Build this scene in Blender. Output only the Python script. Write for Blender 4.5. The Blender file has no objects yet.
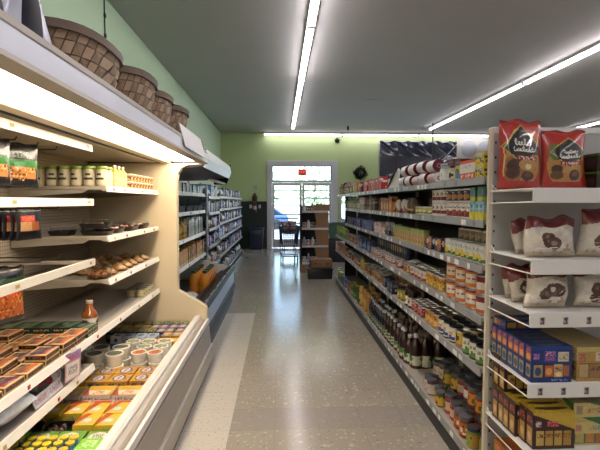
import bpy, bmesh, math, random
from mathutils import Vector, Matrix
R = random.Random(7)
PI = math.pi
SC = bpy.context.scene
COL = SC.collection

# ---------------------------------------------------------------- camera
FPX = 440.0
pitch = math.atan(23 / FPX)
yaw = math.atan(20 / FPX * math.cos(pitch))
cam_data = bpy.data.cameras.new('camera')
cam_data.sensor_width = 36.0
cam_data.lens = FPX / 600 * 36.0
cam_data.clip_start = 0.02
cam = bpy.data.objects.new('camera', cam_data)
COL.objects.link(cam)
cam.location = (0, 0, 1.55)
cam.rotation_euler = (PI / 2 - pitch, 0, -yaw)
SC.camera = cam

# ---------------------------------------------------------------- world, sun, exposure
SC.view_settings.view_transform = 'Standard'
SC.view_settings.look = 'None'
SC.view_settings.gamma = 1.0
SC.view_settings.use_curve_mapping = False
SC.view_settings.exposure = 0.68
TUBE = 24.0          # radiance of the ceiling tubes
CASE = 11.0         # radiance of the warm tube under the near case's canopy
SKY = 1.7
SUN = 10.0
world = bpy.data.worlds.new('world')
SC.world = world
world.use_nodes = True
wn = world.node_tree.nodes
bg = wn['Background']
sky = wn.new('ShaderNodeTexSky')
sky.sky_type = 'NISHITA'
sky.sun_disc = False
sky.sun_elevation = math.radians(55)
sky.sun_rotation = math.radians(200)
hz = wn.new('ShaderNodeMix'); hz.data_type = 'RGBA'      # thin bright haze over the blue
hz.inputs[0].default_value = .7
hz.inputs[7].default_value = (.9, .95, 1.0, 1)
world.node_tree.links.new(sky.outputs[0], hz.inputs[6])
world.node_tree.links.new(hz.outputs[2], bg.inputs[0])
bg.inputs[1].default_value = SKY
sl = bpy.data.lights.new('sun', 'SUN')
sl.energy = SUN
sl.angle = math.radians(1)
so = bpy.data.objects.new('sun', sl)
COL.objects.link(so)
so.rotation_euler = (math.radians(38), 0, math.radians(-20))
SC.cycles.max_bounces = 8
SC.cycles.diffuse_bounces = 5
SC.cycles.glossy_bounces = 3
SC.cycles.transmission_bounces = 4
SC.cycles.transparent_max_bounces = 12
SC.cycles.caustics_reflective = False
SC.cycles.caustics_refractive = False
SC.cycles.sample_clamp_indirect = 4.0
SC.cycles.use_denoising = True

# ---------------------------------------------------------------- materials
def lin(h):
    if not isinstance(h, str):
        return tuple(h)
    r = []
    for i in (0, 2, 4):
        c = int(h[i:i + 2], 16) / 255
        r.append(c / 12.92 if c <= .04045 else ((c + .055) / 1.055) ** 2.4)
    return tuple(r)

def mat(name, col, rough=.5, metal=0, noise=0, scale=20, bump=0, emit=0, emit_col=None, spec=.5, coat=0):
    m = bpy.data.materials.new(name)
    m.use_nodes = True
    nt = m.node_tree
    b = nt.nodes['Principled BSDF']
    c = lin(col) + (1,)
    b.inputs['Base Color'].default_value = c
    b.inputs['Roughness'].default_value = rough
    b.inputs['Metallic'].default_value = metal
    b.inputs['Specular IOR Level'].default_value = spec
    b.inputs['Coat Weight'].default_value = coat
    if emit:
        b.inputs['Emission Color'].default_value = lin(emit_col or col) + (1,)
        b.inputs['Emission Strength'].default_value = emit
    if noise or bump:
        tc = nt.nodes.new('ShaderNodeTexCoord')
        nz = nt.nodes.new('ShaderNodeTexNoise')
        nz.inputs['Scale'].default_value = scale
        nz.inputs['Detail'].default_value = 4
        nt.links.new(tc.outputs['Object'], nz.inputs['Vector'])
        if noise:
            mr = nt.nodes.new('ShaderNodeMapRange')
            mr.inputs[3].default_value = 1 - noise
            mr.inputs[4].default_value = 1 + noise
            nt.links.new(nz.outputs[0], mr.inputs[0])
            mx = nt.nodes.new('ShaderNodeVectorMath')
            mx.operation = 'SCALE'
            mx.inputs[0].default_value = c[:3]
            nt.links.new(mr.outputs[0], mx.inputs['Scale'])
            nt.links.new(mx.outputs[0], b.inputs['Base Color'])
        if bump:
            bp = nt.nodes.new('ShaderNodeBump')
            bp.inputs['Strength'].default_value = bump
            bp.inputs['Distance'].default_value = .01
            nt.links.new(nz.outputs[0], bp.inputs['Height'])
            nt.links.new(bp.outputs[0], b.inputs['Normal'])
    return m

def printed(name, rough, coat=0, bump=0, bscale=30, metal=0):
    """print on packaging: ink colours from the face attribute, with a little procedural wear"""
    m = mat(name, 'ffffff', rough, metal, 0, bscale, bump, coat=coat)
    nt = m.node_tree
    b = nt.nodes['Principled BSDF']
    at = nt.nodes.new('ShaderNodeAttribute')
    at.attribute_name = 'ink'
    nz = nt.nodes.new('ShaderNodeTexNoise')
    nz.inputs['Scale'].default_value = 60
    tc = nt.nodes.new('ShaderNodeTexCoord')
    nt.links.new(tc.outputs['Object'], nz.inputs['Vector'])
    mr = nt.nodes.new('ShaderNodeMapRange')
    mr.inputs[3].default_value = .7
    mr.inputs[4].default_value = 1.05
    nt.links.new(nz.outputs[0], mr.inputs[0])
    mx = nt.nodes.new('ShaderNodeVectorMath')
    mx.operation = 'SCALE'
    nt.links.new(at.outputs['Color'], mx.inputs[0])
    nt.links.new(mr.outputs[0], mx.inputs['Scale'])
    nt.links.new(mx.outputs[0], b.inputs['Base Color'])
    return m

def clear(name, tint='f4fbff', fac=.12, rough=.03):
    """thin clear sheet: see-through with a fresnel reflection"""
    m = bpy.data.materials.new(name)
    m.use_nodes = True
    nt = m.node_tree
    nt.nodes.remove(nt.nodes['Principled BSDF'])
    out = nt.nodes['Material Output']
    tr = nt.nodes.new('ShaderNodeBsdfTransparent')
    tr.inputs[0].default_value = lin(tint) + (1,)
    gl = nt.nodes.new('ShaderNodeBsdfGlossy')
    gl.inputs['Roughness'].default_value = rough
    fr = nt.nodes.new('ShaderNodeLayerWeight')
    fr.inputs['Blend'].default_value = fac
    mx = nt.nodes.new('ShaderNodeMixShader')
    nt.links.new(fr.outputs['Fresnel'], mx.inputs[0])
    nt.links.new(tr.outputs[0], mx.inputs[1])
    nt.links.new(gl.outputs[0], mx.inputs[2])
    nt.links.new(mx.outputs[0], out.inputs[0])
    return m

M = {}
M['card'] = printed('printed_card', .38)
M['film'] = printed('printed_film', .33, coat=.6, bump=.8, bscale=24)
M['tin'] = printed('printed_tin_label', .35)
M['plas'] = printed('printed_plastic', .3)
M['paper'] = printed('printed_paper', .6)
M['steel'] = mat('can_steel', 'b9bcc0', .28, 1, .1, 30)
M['darklid'] = mat('dark_lid_enamel', '2a2f3a', .3, .3)
M['case_white'] = mat('case_white_enamel', 'd9d6d0', .35, 0, .05, 6)
M['case_cream'] = mat('case_cream_enamel', 'cfc2a8', .42, 0, .06, 3)
M['case_grey'] = mat('case_grey_panel', 'a49d92', .4, 0, .06, 4)
M['fascia'] = mat('case_fascia_aluminium', 'c9ccd6', .33, .25, .05, 5)
M['rail'] = mat('price_rail_white', 'e0dcd2', .4, 0, .05, 20)
M['black'] = mat('black_rubber', '151517', .5, 0, .2, 20)
M['blackpl'] = mat('black_plastic', '101012', .3)
M['ste'] = mat('brushed_stainless', 'a8abb4', .33, .9, .1, 15)
M['shelf'] = mat('shelf_enamel_beige', 'a39c90', .45, 0, .08, 8)
M['spine'] = mat('gondola_dark_back', '1f1d1b', .7, 0, .15, 8)
M['kick'] = mat('kick_plate_black', '1c1c1e', .45, 0, .2, 10)
M['strip'] = mat('price_strip_plastic', '888a8c', .3, 0, .12, 30)
M['post'] = mat('post_cream_enamel', 'cbc3b3', .4, 0, .06, 14)
M['endwhite'] = mat('endcap_white_enamel', 'd4d3d2', .4, 0, .04, 6)
M['endgrey'] = mat('endcap_back_grey', 'a9a8a8', .5, 0, .05, 5)
M['wire'] = mat('white_wire', 'e2e0da', .35)
M['hook'] = mat('dark_hook_wire', '3a342c', .4, .6)
M['tubelight'] = mat('fluorescent_diffuser', 'ffffff', .5, emit=TUBE, emit_col='fff6f9')
M['tubedim'] = mat('dimmed_fluorescent_diffuser', 'ffffff', .5, emit=TUBE * .4, emit_col='fbf3f8')  # output lowered on purpose to darken the aisle end and back wall
M['caselight'] = mat('warm_case_diffuser', 'fff0d0', .5, emit=CASE, emit_col='ffecd2')
M['housing'] = mat('fixture_white_metal', 'd8d8d8', .4)
M['glass'] = clear('window_glass', 'eaf3f6', .1)
M['film_clear'] = clear('clear_plastic', 'f2f4f4', .05, .3)
M['amber'] = mat('amber_syrup', '8a4a12', .08, 0, .1, 20, coat=.5)
M['frame_white'] = mat('door_white_paint', 'c4c4cc', .4, 0, .05, 6)
M['bar_grey'] = mat('door_bar_grey', '7c8890', .4, .3)

# ---------------------------------------------------------------- mesh helpers
def hsh(a, b, c=0):
    n = (int(a) * 73856093 ^ int(b) * 19349663 ^ int(c) * 83492791) & 0xffffff
    n = (n * 1103515245 + 12345) & 0x7fffffff
    return (n >> 8 & 0xffff) / 65535.0

class MB:
    def __init__(s):
        s.v = []; s.f = []; s.m = []; s.c = []; s.mats = []
    def mi(s, m):
        if m not in s.mats:
            s.mats.append(m)
        return s.mats.index(m)
    def face(s, pts, m, col=None):
        i = len(s.v)
        s.v.extend([tuple(p) for p in pts])
        s.f.append(tuple(range(i, i + len(pts)))); s.m.append(s.mi(m)); s.c.append(col or (.8, .8, .8))
    def faces(s, verts, faces, m, cols=None):
        i = len(s.v); k = s.mi(m)
        s.v.extend([tuple(p) for p in verts])
        for j, f in enumerate(faces):
            s.f.append(tuple(a + i for a in f)); s.m.append(k)
            s.c.append(cols[j] if cols else (.8, .8, .8))
    def box(s, x0, y0, z0, x1, y1, z1, m, col=None):
        v = [(x0, y0, z0), (x1, y0, z0), (x1, y1, z0), (x0, y1, z0), (x0, y0, z1), (x1, y0, z1), (x1, y1, z1), (x0, y1, z1)]
        f = [(0, 3, 2, 1), (4, 5, 6, 7), (0, 1, 5, 4), (1, 2, 6, 5), (2, 3, 7, 6), (3, 0, 4, 7)]
        s.faces(v, f, m, [lin(col)] * 6 if col else None)
        return s
    def prism(s, prof, axis, a, b, m, col=None):
        """closed 2D outline swept along an axis; prof is (x,z) for axis y, (y,z) for x, (x,y) for z"""
        def p3(p, t):
            return (p[0], t, p[1]) if axis == 'y' else ((t, p[0], p[1]) if axis == 'x' else (p[0], p[1], t))
        n = len(prof)
        v = [p3(p, a) for p in prof] + [p3(p, b) for p in prof]
        f = [(i, (i + 1) % n, (i + 1) % n + n, i + n) for i in range(n)] + [tuple(range(n))[::-1], tuple(range(n, 2 * n))]
        s.faces(v, f, m, [lin(col)] * len(f) if col else None)
        return s
    def lathe(s, prof, m, seg=16, cx=0, cy=0, ex=1, ey=1, art=None, rep=2, col=None, axis='z', caps=True):
        """profile of (r,z); art paints it (u once per rep-th of the turn, v over the profile height)"""
        z0 = min(p[1] for p in prof); z1 = max(p[1] for p in prof)
        v = []; f = []; cs = []
        for r, z in prof:
            for k in range(seg):
                a = 2 * PI * k / seg - PI / 2
                v.append((cx + ex * r * math.cos(a), cy + ey * r * math.sin(a), z))
        for i in range(len(prof) - 1):
            for k in range(seg):
                k2 = (k + 1) % seg
                f.append((i * seg + k, i * seg + k2, (i + 1) * seg + k2, (i + 1) * seg + k))
                if art:
                    u = ((k + .5) / seg * rep + .5) % 1.0
                    vv = ((prof[i][1] + prof[i + 1][1]) / 2 - z0) / max(1e-6, z1 - z0)
                    cs.append(paint(art, u, vv))
                else:
                    cs.append(lin(col) if col else (.8, .8, .8))
        if caps:
            for i, rev in ((0, True), (len(prof) - 1, False)):
                if prof[i][0] > 1e-5:
                    idx = tuple(range(i * seg, i * seg + seg))
                    f.append(idx[::-1] if rev else idx)
                    cs.append(cs[0] if i == 0 else cs[-1])
        s.faces(v, f, m, cs)
        return s
    def tube(s, pts, r, m, seg=6, closed=False):
        pts = [Vector(p) for p in pts]; n = len(pts); v = []; f = []
        for i, p in enumerate(pts):
            if closed:
                d = (pts[(i + 1) % n] - pts[i - 1])
            else:
                d = pts[min(i + 1, n - 1)] - pts[max(i - 1, 0)]
            d.normalize()
            up = Vector((0, 0, 1)) if abs(d.z) < .9 else Vector((1, 0, 0))
            a = d.cross(up).normalized(); b = d.cross(a)
            for k in range(seg):
                t = 2 * PI * k / seg
                v.append(p + a * (r * math.cos(t)) + b * (r * math.sin(t)))
        for i in range(n if closed else n - 1):
            j = (i + 1) % n
            for k in range(seg):
                f.append((i * seg + k, i * seg + (k + 1) % seg, j * seg + (k + 1) % seg, j * seg + k))
        if not closed:
            f.append(tuple(range(seg))[::-1]); f.append(tuple(range((n - 1) * seg, n * seg)))
        s.faces(v, f, m)
        return s
    def grid(s, fn, nu, nv, m, art=None, flip=False, col=None):
        v = [fn(i / nu, j / nv) for j in range(nv + 1) for i in range(nu + 1)]
        f = []; cs = []
        for j in range(nv):
            for i in range(nu):
                a = j * (nu + 1) + i
                q = (a, a + 1, a + nu + 2, a + nu + 1)
                f.append(q[::-1] if flip else q)
                cs.append(paint(art, (i + .5) / nu, (j + .5) / nv) if art else (lin(col) if col else (.8, .8, .8)))
        s.faces(v, f, m, cs)
        return s
    def build(s, name, parent=None, smooth=40, weld=True, bevel=0):
        me = bpy.data.meshes.new(name)
        me.from_pydata(s.v, [], s.f)
        for m in s.mats:
            me.materials.append(m)
        me.polygons.foreach_set('material_index', s.m)
        at = me.attributes.new('ink', 'FLOAT_COLOR', 'FACE')
        at.data.foreach_set('color', [x for c in s.c for x in (c[0], c[1], c[2], 1.0)])
        bm = bmesh.new(); bm.from_mesh(me)
        if weld:
            bmesh.ops.remove_doubles(bm, verts=bm.verts, dist=1e-5)
        if bevel:
            ed = [e for e in bm.edges if len(e.link_faces) == 2 and e.calc_face_angle(0) > .6]
            bmesh.ops.bevel(bm, geom=ed, offset=bevel, segments=2, affect='EDGES', profile=.5, clamp_overlap=True)
        bmesh.ops.recalc_face_normals(bm, faces=bm.faces)
        bm.to_mesh(me); bm.free()
        if smooth:
            me.shade_smooth()
            me.set_sharp_from_angle(angle=math.radians(smooth))
        o = bpy.data.objects.new(name, me)
        COL.objects.link(o)
        if parent:
            o.parent = parent
        return o

# artwork printed on packaging: layers of simple shapes in (u, v), 0..1 from bottom left
ART_CACHE = {}
def paint(art, u, v):
    c = None
    for L in art:
        k = L[0]
        hit = False
        if k == 'fill': hit = True
        elif k == 'band': hit = L[1] <= v < L[2]
        elif k == 'rect': hit = L[1] <= u < L[3] and L[2] <= v < L[4]
        elif k == 'ell': hit = ((u - L[1]) / L[3]) ** 2 + ((v - L[2]) / L[4]) ** 2 < 1
        elif k == 'dia': hit = abs(u - L[1]) / L[3] + abs(v - L[2]) / L[4] < 1
        elif k == 'diag': hit = L[1] <= v + u * L[3] < L[2]
        elif k == 'txt': hit = L[1] <= u < L[3] and L[2] <= v < L[4] and hsh(u * 47 + v * 9, v * 31, len(art)) > .5
        elif k == 'dots': hit = L[1] <= u < L[3] and L[2] <= v < L[4] and hsh(u * L[6], v * L[6], 3) < L[7]
        elif k == 'line':
            x0, y0, x1, y1, w = L[1:6]
            dx, dy = x1 - x0, y1 - y0
            t = max(0, min(1, ((u - x0) * dx + (v - y0) * dy) / (dx * dx + dy * dy + 1e-9)))
            hit = (u - x0 - t * dx) ** 2 + (v - y0 - t * dy) ** 2 < w * w
        if hit:
            c = L[5] if k in ('rect', 'ell', 'dia', 'txt', 'dots') else (L[3] if k == 'band' else (L[4] if k == 'diag' else (L[6] if k == 'line' else L[1])))
    if c not in ART_CACHE:
        ART_CACHE[c] = lin(c)
    return ART_CACHE[c]

def tag(o, label=None, cat=None, group=None, kind=None):
    if label: o['label'] = label
    if cat: o['category'] = cat
    if group: o['group'] = group
    if kind: o['kind'] = kind
    return o
def empty(name, loc=(0, 0, 0), rz=0):
    o = bpy.data.objects.new(name, None)
    o.empty_display_size = .05
    COL.objects.link(o); o.location = loc; o.rotation_euler = (0, 0, rz)
    return o
def copy_tree(o, parent=None):
    c = o.copy(); COL.objects.link(c)
    if parent: c.parent = parent
    for ch in o.children:
        copy_tree(ch, c)
    return c
def struct(o):
    o['kind'] = 'structure'
    return o

# ---------------------------------------------------------------- packaging builders (front faces local -Y, base at z = 0)
def F_can(p, near):
    r, h = p['r'], p['h']; seg = 20 if near else 12
    b = MB()
    lid = M['darklid'] if p.get('dark') else M['steel']
    b.lathe([(r * .93, 0), (r, .003), (r, .008), (r * .97, .011), (r * .97, h - .011), (r, h - .008), (r, h - .002), (r * .95, h), (r * .9, h - .005), (r * .3, h - .005), (0, h - .0045)], lid, seg)
    l = MB() if near else b
    nv = 9 if near else 6
    l.lathe([(r * .995, .010 + (h - .020) * i / nv) for i in range(nv + 1)], M['tin'], 32 if near else seg, art=p['art'], rep=p.get('rep', 2), caps=False)
    return [('body', b)] + ([('label', l)] if near else [])
def F_jar(p, near):
    r, h = p['r'], p['h']; seg = 20 if near else 12
    hl = p.get('lid_h', h * .16); b = MB()
    b.lathe([(r * .85, 0), (r, .01), (r, h * .62), (r * .97, h * .7), (r * .82, h - hl), (r * .8, h - hl * .5), (0, h - hl * .5)], M['plas'], seg, col=p['fill'])
    c = MB() if near else b
    rl = r * p.get('lid_r', .9)
    c.lathe([(rl, h - hl), (rl * 1.02, h - hl + .003), (rl * 1.02, h - .003), (rl * .95, h), (0, h)], M['plas'], seg, col=p['lid'])
    l = MB() if near else b
    z0, z1 = p.get('lab', (.14, .62))
    l.lathe([(r * 1.012, h * (z0 + (z1 - z0) * i / 6)) for i in range(7)], M['paper'], 30 if near else seg, art=p['art'], rep=p.get('rep', 2), caps=False)
    return [('body', b)] + ([('lid', c), ('label', l)] if near else [])
def F_bottle(p, near):
    r, h = p['r'], p['h']; seg = 20 if near else 12
    n = p.get('neck', .3); b = MB(); s = p.get('sh', .62)
    b.lathe([(r * .85, 0), (r, h * .03), (r * .99, h * s * .5), (r, h * s), (r * .85, h * (s + .08)), (r * .55, h * (s + .17)), (r * n * 1.1, h * .86), (r * n, h * .93), (0, h * .93)], p.get('mat', M['plas']), seg, col=p['fill'])
    c = MB() if near else b
    c.lathe([(r * n * 1.25, h * .89), (r * n * 1.3, h * .9), (r * n * 1.3, h * .99), (r * n * 1.15, h), (0, h)], M['plas'], seg, col=p['lid'])
    l = MB() if near else b
    z0, z1 = p.get('lab', (.1, .5))
    l.lathe([(r * 1.012, h * (z0 + (z1 - z0) * i / 6)) for i in range(7)], M['paper'], 30 if near else seg, art=p['art'], rep=p.get('rep', 2), caps=False)
    return [('body', b)] + ([('cap', c), ('label', l)] if near else [])
def F_box(p, near):
    w, d, h = p['w'], p['d'], p['h']; b = MB()
    n = p.get('n', 24 if near else 8)
    nv = max(4, int(n * h / w)); nd = max(3, int(n * d / w))
    art = p['art']; side = p.get('side', art); top = p.get('top', [('fill', p.get('topc', art[0][1]))])
    x, y = w / 2, d / 2
    m = p.get('mat', M['card'])
    b.grid(lambda u, v: (-x + w * u, -y, h * v), n, nv, m, art)
    b.grid(lambda u, v: (x - w * u, y, h * v), n, nv, m, art)
    b.grid(lambda u, v: (x, -y + d * u, h * v), nd, nv, m, side)
    b.grid(lambda u, v: (-x, y - d * u, h * v), nd, nv, m, side)
    b.grid(lambda u, v: (-x + w * u, -y + d * v, h), n, nd, m, top)
    b.grid(lambda u, v: (-x + w * u, y - d * v, 0), 2, 2, m, [art[0]])
    return [('body', b)]
def bag_surf(w, d, h, sgn, seed, lump=.1, slump=0):
    def fn(u, v):
        e = max(0.0, 1 - abs(2 * u - 1) ** 2.6) ** .6
        t = max(0.0, math.sin(PI * min(1, max(0, (v - .02) / .94)))) ** .45
        pin = 1 - .07 * math.sin(PI * v) ** 2 - slump * .16 * v ** 2 * (1 if u < .5 else .6)
        wob = 1 + lump * math.sin(u * 9 + seed) * math.sin(v * 11 + seed * 2)
        x = (u - .5) * w * pin + slump * .02 * math.sin(v * 4 + seed)
        z = v * h * (1 - slump * .1 * (math.sin(u * 4.2 + seed) ** 2) - slump * .05 * math.sin(u * 11 + seed)) + (.012 * h * math.sin(u * 14 + seed) if v > .98 else 0)
        y = sgn * d / 2 * e * t * wob
        if v in (0, 1) or u in (0, 1):
            y = 0
        return (x, y, max(0, z))
    return fn
def F_bag(p, near):
    w, d, h = p['w'], p['d'], p['h']; b = MB(); n = p.get('n', 24 if near else 10); nv = max(6, int(n * h / w))
    sd = p.get('seed', 1.0); m = p.get('mat', M['film'])
    b.grid(bag_surf(w, d, h, -1, sd, p.get('lump', .1), p.get('slump', 0)), n, nv, m, p['art'])
    b.grid(bag_surf(w, d, h, 1, sd, p.get('lump', .1), p.get('slump', 0)), n, nv, m, p.get('back', p['art']), flip=True)
    return [('body', b)]
def F_tub(p, near):
    r, h = p['r'], p['h']; seg = 22 if near else 12; b = MB()
    b.lathe([(r * .8, 0), (r * .83, h * .05), (r * .96, h * .8), (r * .97, h * .84), (0, h * .84)], M['plas'], seg, art=p.get('side', [('fill', 'f0ece0')]), rep=2)
    c = MB() if near else b
    c.lathe([(r * .98, h * .84), (r, h * .86), (r, h * .97), (r * .94, h), (r * .8, h * .97)], M['plas'], seg, col=p.get('rim', 'f4f0e6'), caps=False)
    f = MB() if near else b
    n = 10
    f.grid(lambda u, v: (r * .82 * v * math.cos(2 * PI * u), r * .82 * v * math.sin(2 * PI * u), h * (.955 + .01 * hsh(u * 30, v * 10))), seg, 6, M['plas'], p['art'])
    return [('body', b)] + ([('rim', c), ('label', f)] if near else [])
def F_roll(p, near):
    """cylinder lying on its side, its end towards the front"""
    r, h = p['r'], p['h']; b = MB()
    def xf(mb, sub):
        mb.faces([(x, z - h / 2, r - y) for x, y, z in sub.v], sub.f, sub.mats[0], sub.c)
    a = MB(); a.lathe([(r, .004), (r, h - .004)], M['card'], 20, art=p['side'], caps=False); xf(b, a)
    e = MB(); e.lathe([(r * .97, 0), (r, .002), (r, .005)], M['plas'], 20, col=p['end'], caps=False); xf(b, e)
    e = MB(); e.lathe([(r, h - .005), (r * .98, h), (0, h)], M['plas'], 20, col=p['end'], caps=False); xf(b, e)
    c = MB()
    c.grid(lambda u, v: (r * .97 * v * math.cos(2 * PI * u), -h / 2, r + r * .97 * v * math.sin(2 * PI * u)), 20, 5, M['plas'], p['art'])
    return [('body', b), ('end_cap', c)] if near else [('body', b), ('end_cap', c)]
FORMS = dict(can=F_can, jar=F_jar, bottle=F_bottle, box=F_box, bag=F_bag, tub=F_tub, roll=F_roll)
DIM = {}
PROTO = {}
PK = {}
def make(key, near=True):
    """a product: returns a fresh object tree (first one built, later ones copied)"""
    p = PK[key]
    if p['form'] in ('box', 'bag'):
        kk = (key, near)
    else:
        kk = (key, near)
    if kk not in PROTO:
        parts = FORMS[p['form']](p, near)
        root = parts[0][1].build(p['name'], None, smooth=(45 if p['form'] != 'box' else 30))
        for nme, mb in parts[1:]:
            mb.build(nme, root, smooth=45)
        PROTO[kk] = [root, False]
    pr = PROTO[kk]
    if not pr[1]:
        pr[1] = True
        return pr[0]
    return copy_tree(pr[0])
def size(key):
    p = PK[key]
    if p['form'] in ('can', 'jar', 'bottle', 'tub'):
        return 2 * p['r'] * 1.02, 2 * p['r'] * 1.02, p['h']
    if p['form'] == 'roll':
        return 2 * p['r'], p['h'], 2 * p['r']
    return p['w'], p['d'], p['h']
def put(key, x, y, z, rz, label, group=None, near=True, rx=0, ry=0):
    o = make(key, near)
    o.location = (x, y, z); o.rotation_euler = (rx, ry, rz)
    for k in ('label', 'category', 'group'):
        if k in o: del o[k]
    tag(o, label, PK[key]['cat'], group)
    return o
ORD = ['nearest', 'second nearest', 'third nearest', 'fourth nearest', 'fifth nearest', 'sixth nearest', 'seventh nearest', 'eighth nearest', 'ninth nearest', 'tenth nearest', 'eleventh nearest', 'twelfth nearest', 'thirteenth nearest', 'fourteenth nearest', 'fifteenth nearest', 'sixteenth nearest'] + [w + ' nearest' for w in 'seventeenth eighteenth nineteenth twentieth twenty-first twenty-second twenty-third twenty-fourth twenty-fifth twenty-sixth twenty-seventh twenty-eighth twenty-ninth thirtieth'.split()]
COUNT = [0]
def variant(key, k):
    """same pack, another flavour: other small pictures, a slightly lighter or darker print"""
    nk = '%s~%d' % (key, k)
    if nk not in PK:
        p = dict(PK[key]); rr = random.Random(nk)
        def tw(c, f):
            return ''.join('%02x' % max(0, min(255, int(int(c[i:i + 2], 16) * f + rr.uniform(-10, 10)))) for i in (0, 2, 4))
        art = []
        for L in p['art']:
            L = list(L)
            for i, q in enumerate(L):
                if i and isinstance(q, str) and len(q) == 6:
                    if L[0] in ('ell', 'dots') and rr.random() < .7:
                        L[i] = rr.choice(('c8a860', '8c3a30', 'd8cbb0', '4a6a3c', 'b8743c', 'e0d8c8', '5a3426'))
                    else:
                        L[i] = tw(q, rr.uniform(.82, 1.15))
            art.append(tuple(L))
        u, v = rr.uniform(.2, .8), rr.uniform(.15, .5)
        art.append(('ell', u, v, .16, .1, rr.choice(('d8d0c0', '2c2420', 'b84a34', 'd0a848'))))
        p['art'] = art; p['topc'] = tw(p['topc'], 1) if 'topc' in p else p['art'][0][1]
        PK[nk] = p
    return nk
def run(key, y0, y1, z, xf, side, label, rows=1, layers=1, gap=.004, jit=.004, near=None, back_layers=None, rzj=.05, flav=0):
    fl_ = 0
    """products side by side along a shelf front; label may hold {o} for which one along the row"""
    w, d, h = size(key)
    n = max(1, int((y1 - y0 + gap) / (w + gap)))
    pitch = (y1 - y0) / n
    s = 1 if side == 'R' else -1
    grp = label.replace('{o} ', '')
    for j in range(rows):
        L = (back_layers if (j > 0 and back_layers) else layers)
        for k in range(L):
            for i in range(n):
                y = y0 + (i + .5) * pitch
                nr = near if near is not None else (y < 4.2 and j < 2)
                x = xf + s * (d / 2 + j * (d + .006) + R.uniform(0, jit))
                lb = label
                if '{o}' in label:
                    o = ORD[i] if i < len(ORD) else 'far'
                    if L > 1: o += (' lower', ' upper', ' topmost')[k]
                    if rows > 1: o += (' front-row', ' second-row', ' back-row')[j]
                    lb = label.replace('{o}', o)
                kk = key
                if flav:
                    fl_ = R.randrange(flav) if R.random() < .5 or i == 0 else fl_
                    kk = variant(key, fl_) if fl_ else key
                    if layers == 1: x += s * R.choice((0, 0, 0, .012, .03))
                o = put(kk, x, y, z + .001 + k * (h + .0008), -s * PI / 2 + (R.uniform(-rzj, rzj)), lb, grp, nr)
                if flav and layers == 1:
                    o.scale = (1, 1, R.uniform(.9, 1.06))
                COUNT[0] += 1

# ================================================================ the setting
def floor_mat():
    m = mat('vinyl_terrazzo_floor', '8d877c', .24)
    nt = m.node_tree; N = nt.nodes; Lk = nt.links
    b = N['Principled BSDF']
    geo = N.new('ShaderNodeNewGeometry')
    def math_(op, a, bb=None, c=None):
        n = N.new('ShaderNodeMath'); n.operation = op
        for i, q in enumerate((a, bb, c)):
            if q is None: continue
            if isinstance(q, (int, float)): n.inputs[i].default_value = q
            else: Lk.new(q, n.inputs[i])
        return n.outputs[0]
    def mix(f, c1, c2):
        n = N.new('ShaderNodeMix'); n.data_type = 'RGBA'
        if isinstance(f, (int, float)): n.inputs[0].default_value = f
        else: Lk.new(f, n.inputs[0])
        for i, q in ((6, c1), (7, c2)):
            if isinstance(q, str): n.inputs[i].default_value = lin(q) + (1,)
            else: Lk.new(q, n.inputs[i])
        return n.outputs[2]
    sep = N.new('ShaderNodeSeparateXYZ'); Lk.new(geo.outputs['Position'], sep.inputs[0])
    X, Y = sep.outputs[0], sep.outputs[1]
    big = N.new('ShaderNodeTexNoise'); big.inputs['Scale'].default_value = 1.3; big.inputs['Detail'].default_value = 3
    Lk.new(geo.outputs['Position'], big.inputs['Vector'])
    c = mix(big.outputs[0], '8e877b', 'a49c8e')
    # chips of several sizes
    for sc, thr, colr, seed in ((22, .26, 'c0bbaf', 0), (30, .26, '7f7a71', 3), (48, .3, 'c4bfb3', 7), (9, .07, '2e2a27', 11)):
        vo = N.new('ShaderNodeTexVoronoi'); vo.inputs['Scale'].default_value = sc
        mp = N.new('ShaderNodeMapping'); mp.inputs['Location'].default_value = (seed, seed * .7, 0)
        Lk.new(geo.outputs['Position'], mp.inputs[0]); Lk.new(mp.outputs[0], vo.inputs['Vector'])
        sp = N.new('ShaderNodeSeparateColor'); Lk.new(vo.outputs['Color'], sp.inputs[0])
        k = math_('LESS_THAN', vo.outputs['Distance'], math_('MULTIPLY', sp.outputs[0], thr * 1.6))
        if sc == 9:
            k = math_('MULTIPLY', k, math_('GREATER_THAN', sp.outputs[1], .6))
        else:
            k = math_('MULTIPLY', k, math_('GREATER_THAN', sp.outputs[1], .6))
        k = math_('MULTIPLY', k, .55)
        c = mix(k, c, colr)
    # the tile row of another batch across the aisle, and the pale strip along the cases
    row = math_('MULTIPLY', math_('GREATER_THAN', Y, 2.93), math_('LESS_THAN', Y, 3.235))
    c = mix(math_('MULTIPLY', row, .6), c, '8e8884')
    fine = N.new('ShaderNodeTexNoise'); fine.inputs['Scale'].default_value = 60
    Lk.new(geo.outputs['Position'], fine.inputs['Vector'])
    pale = mix(math_('GREATER_THAN', fine.outputs[0], .66), 'c0bbb1', '7e7a74')
    strip = math_('MULTIPLY', math_('LESS_THAN', X, -.345), math_('MULTIPLY', math_('GREATER_THAN', X, -1.2), math_('LESS_THAN', Y, 6.1)))
    c = mix(strip, c, pale)
    # tile seams every 305 mm
    for a in (math_('ADD', X, .345), math_('SUBTRACT', Y, 2.93)):
        fr = math_('ABSOLUTE', math_('SUBTRACT', math_('FRACT', math_('DIVIDE', a, .305)), .5))
        c = mix(math_('MULTIPLY', math_('GREATER_THAN', fr, .4935), .3), c, '5a5650')
    Lk.new(c, b.inputs['Base Color'])
    r2 = N.new('ShaderNodeMapRange'); r2.inputs[3].default_value = .13; r2.inputs[4].default_value = .22
    Lk.new(big.outputs[0], r2.inputs[0]); Lk.new(r2.outputs[0], b.inputs['Roughness'])
    return m
M['floor'] = floor_mat()
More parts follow.
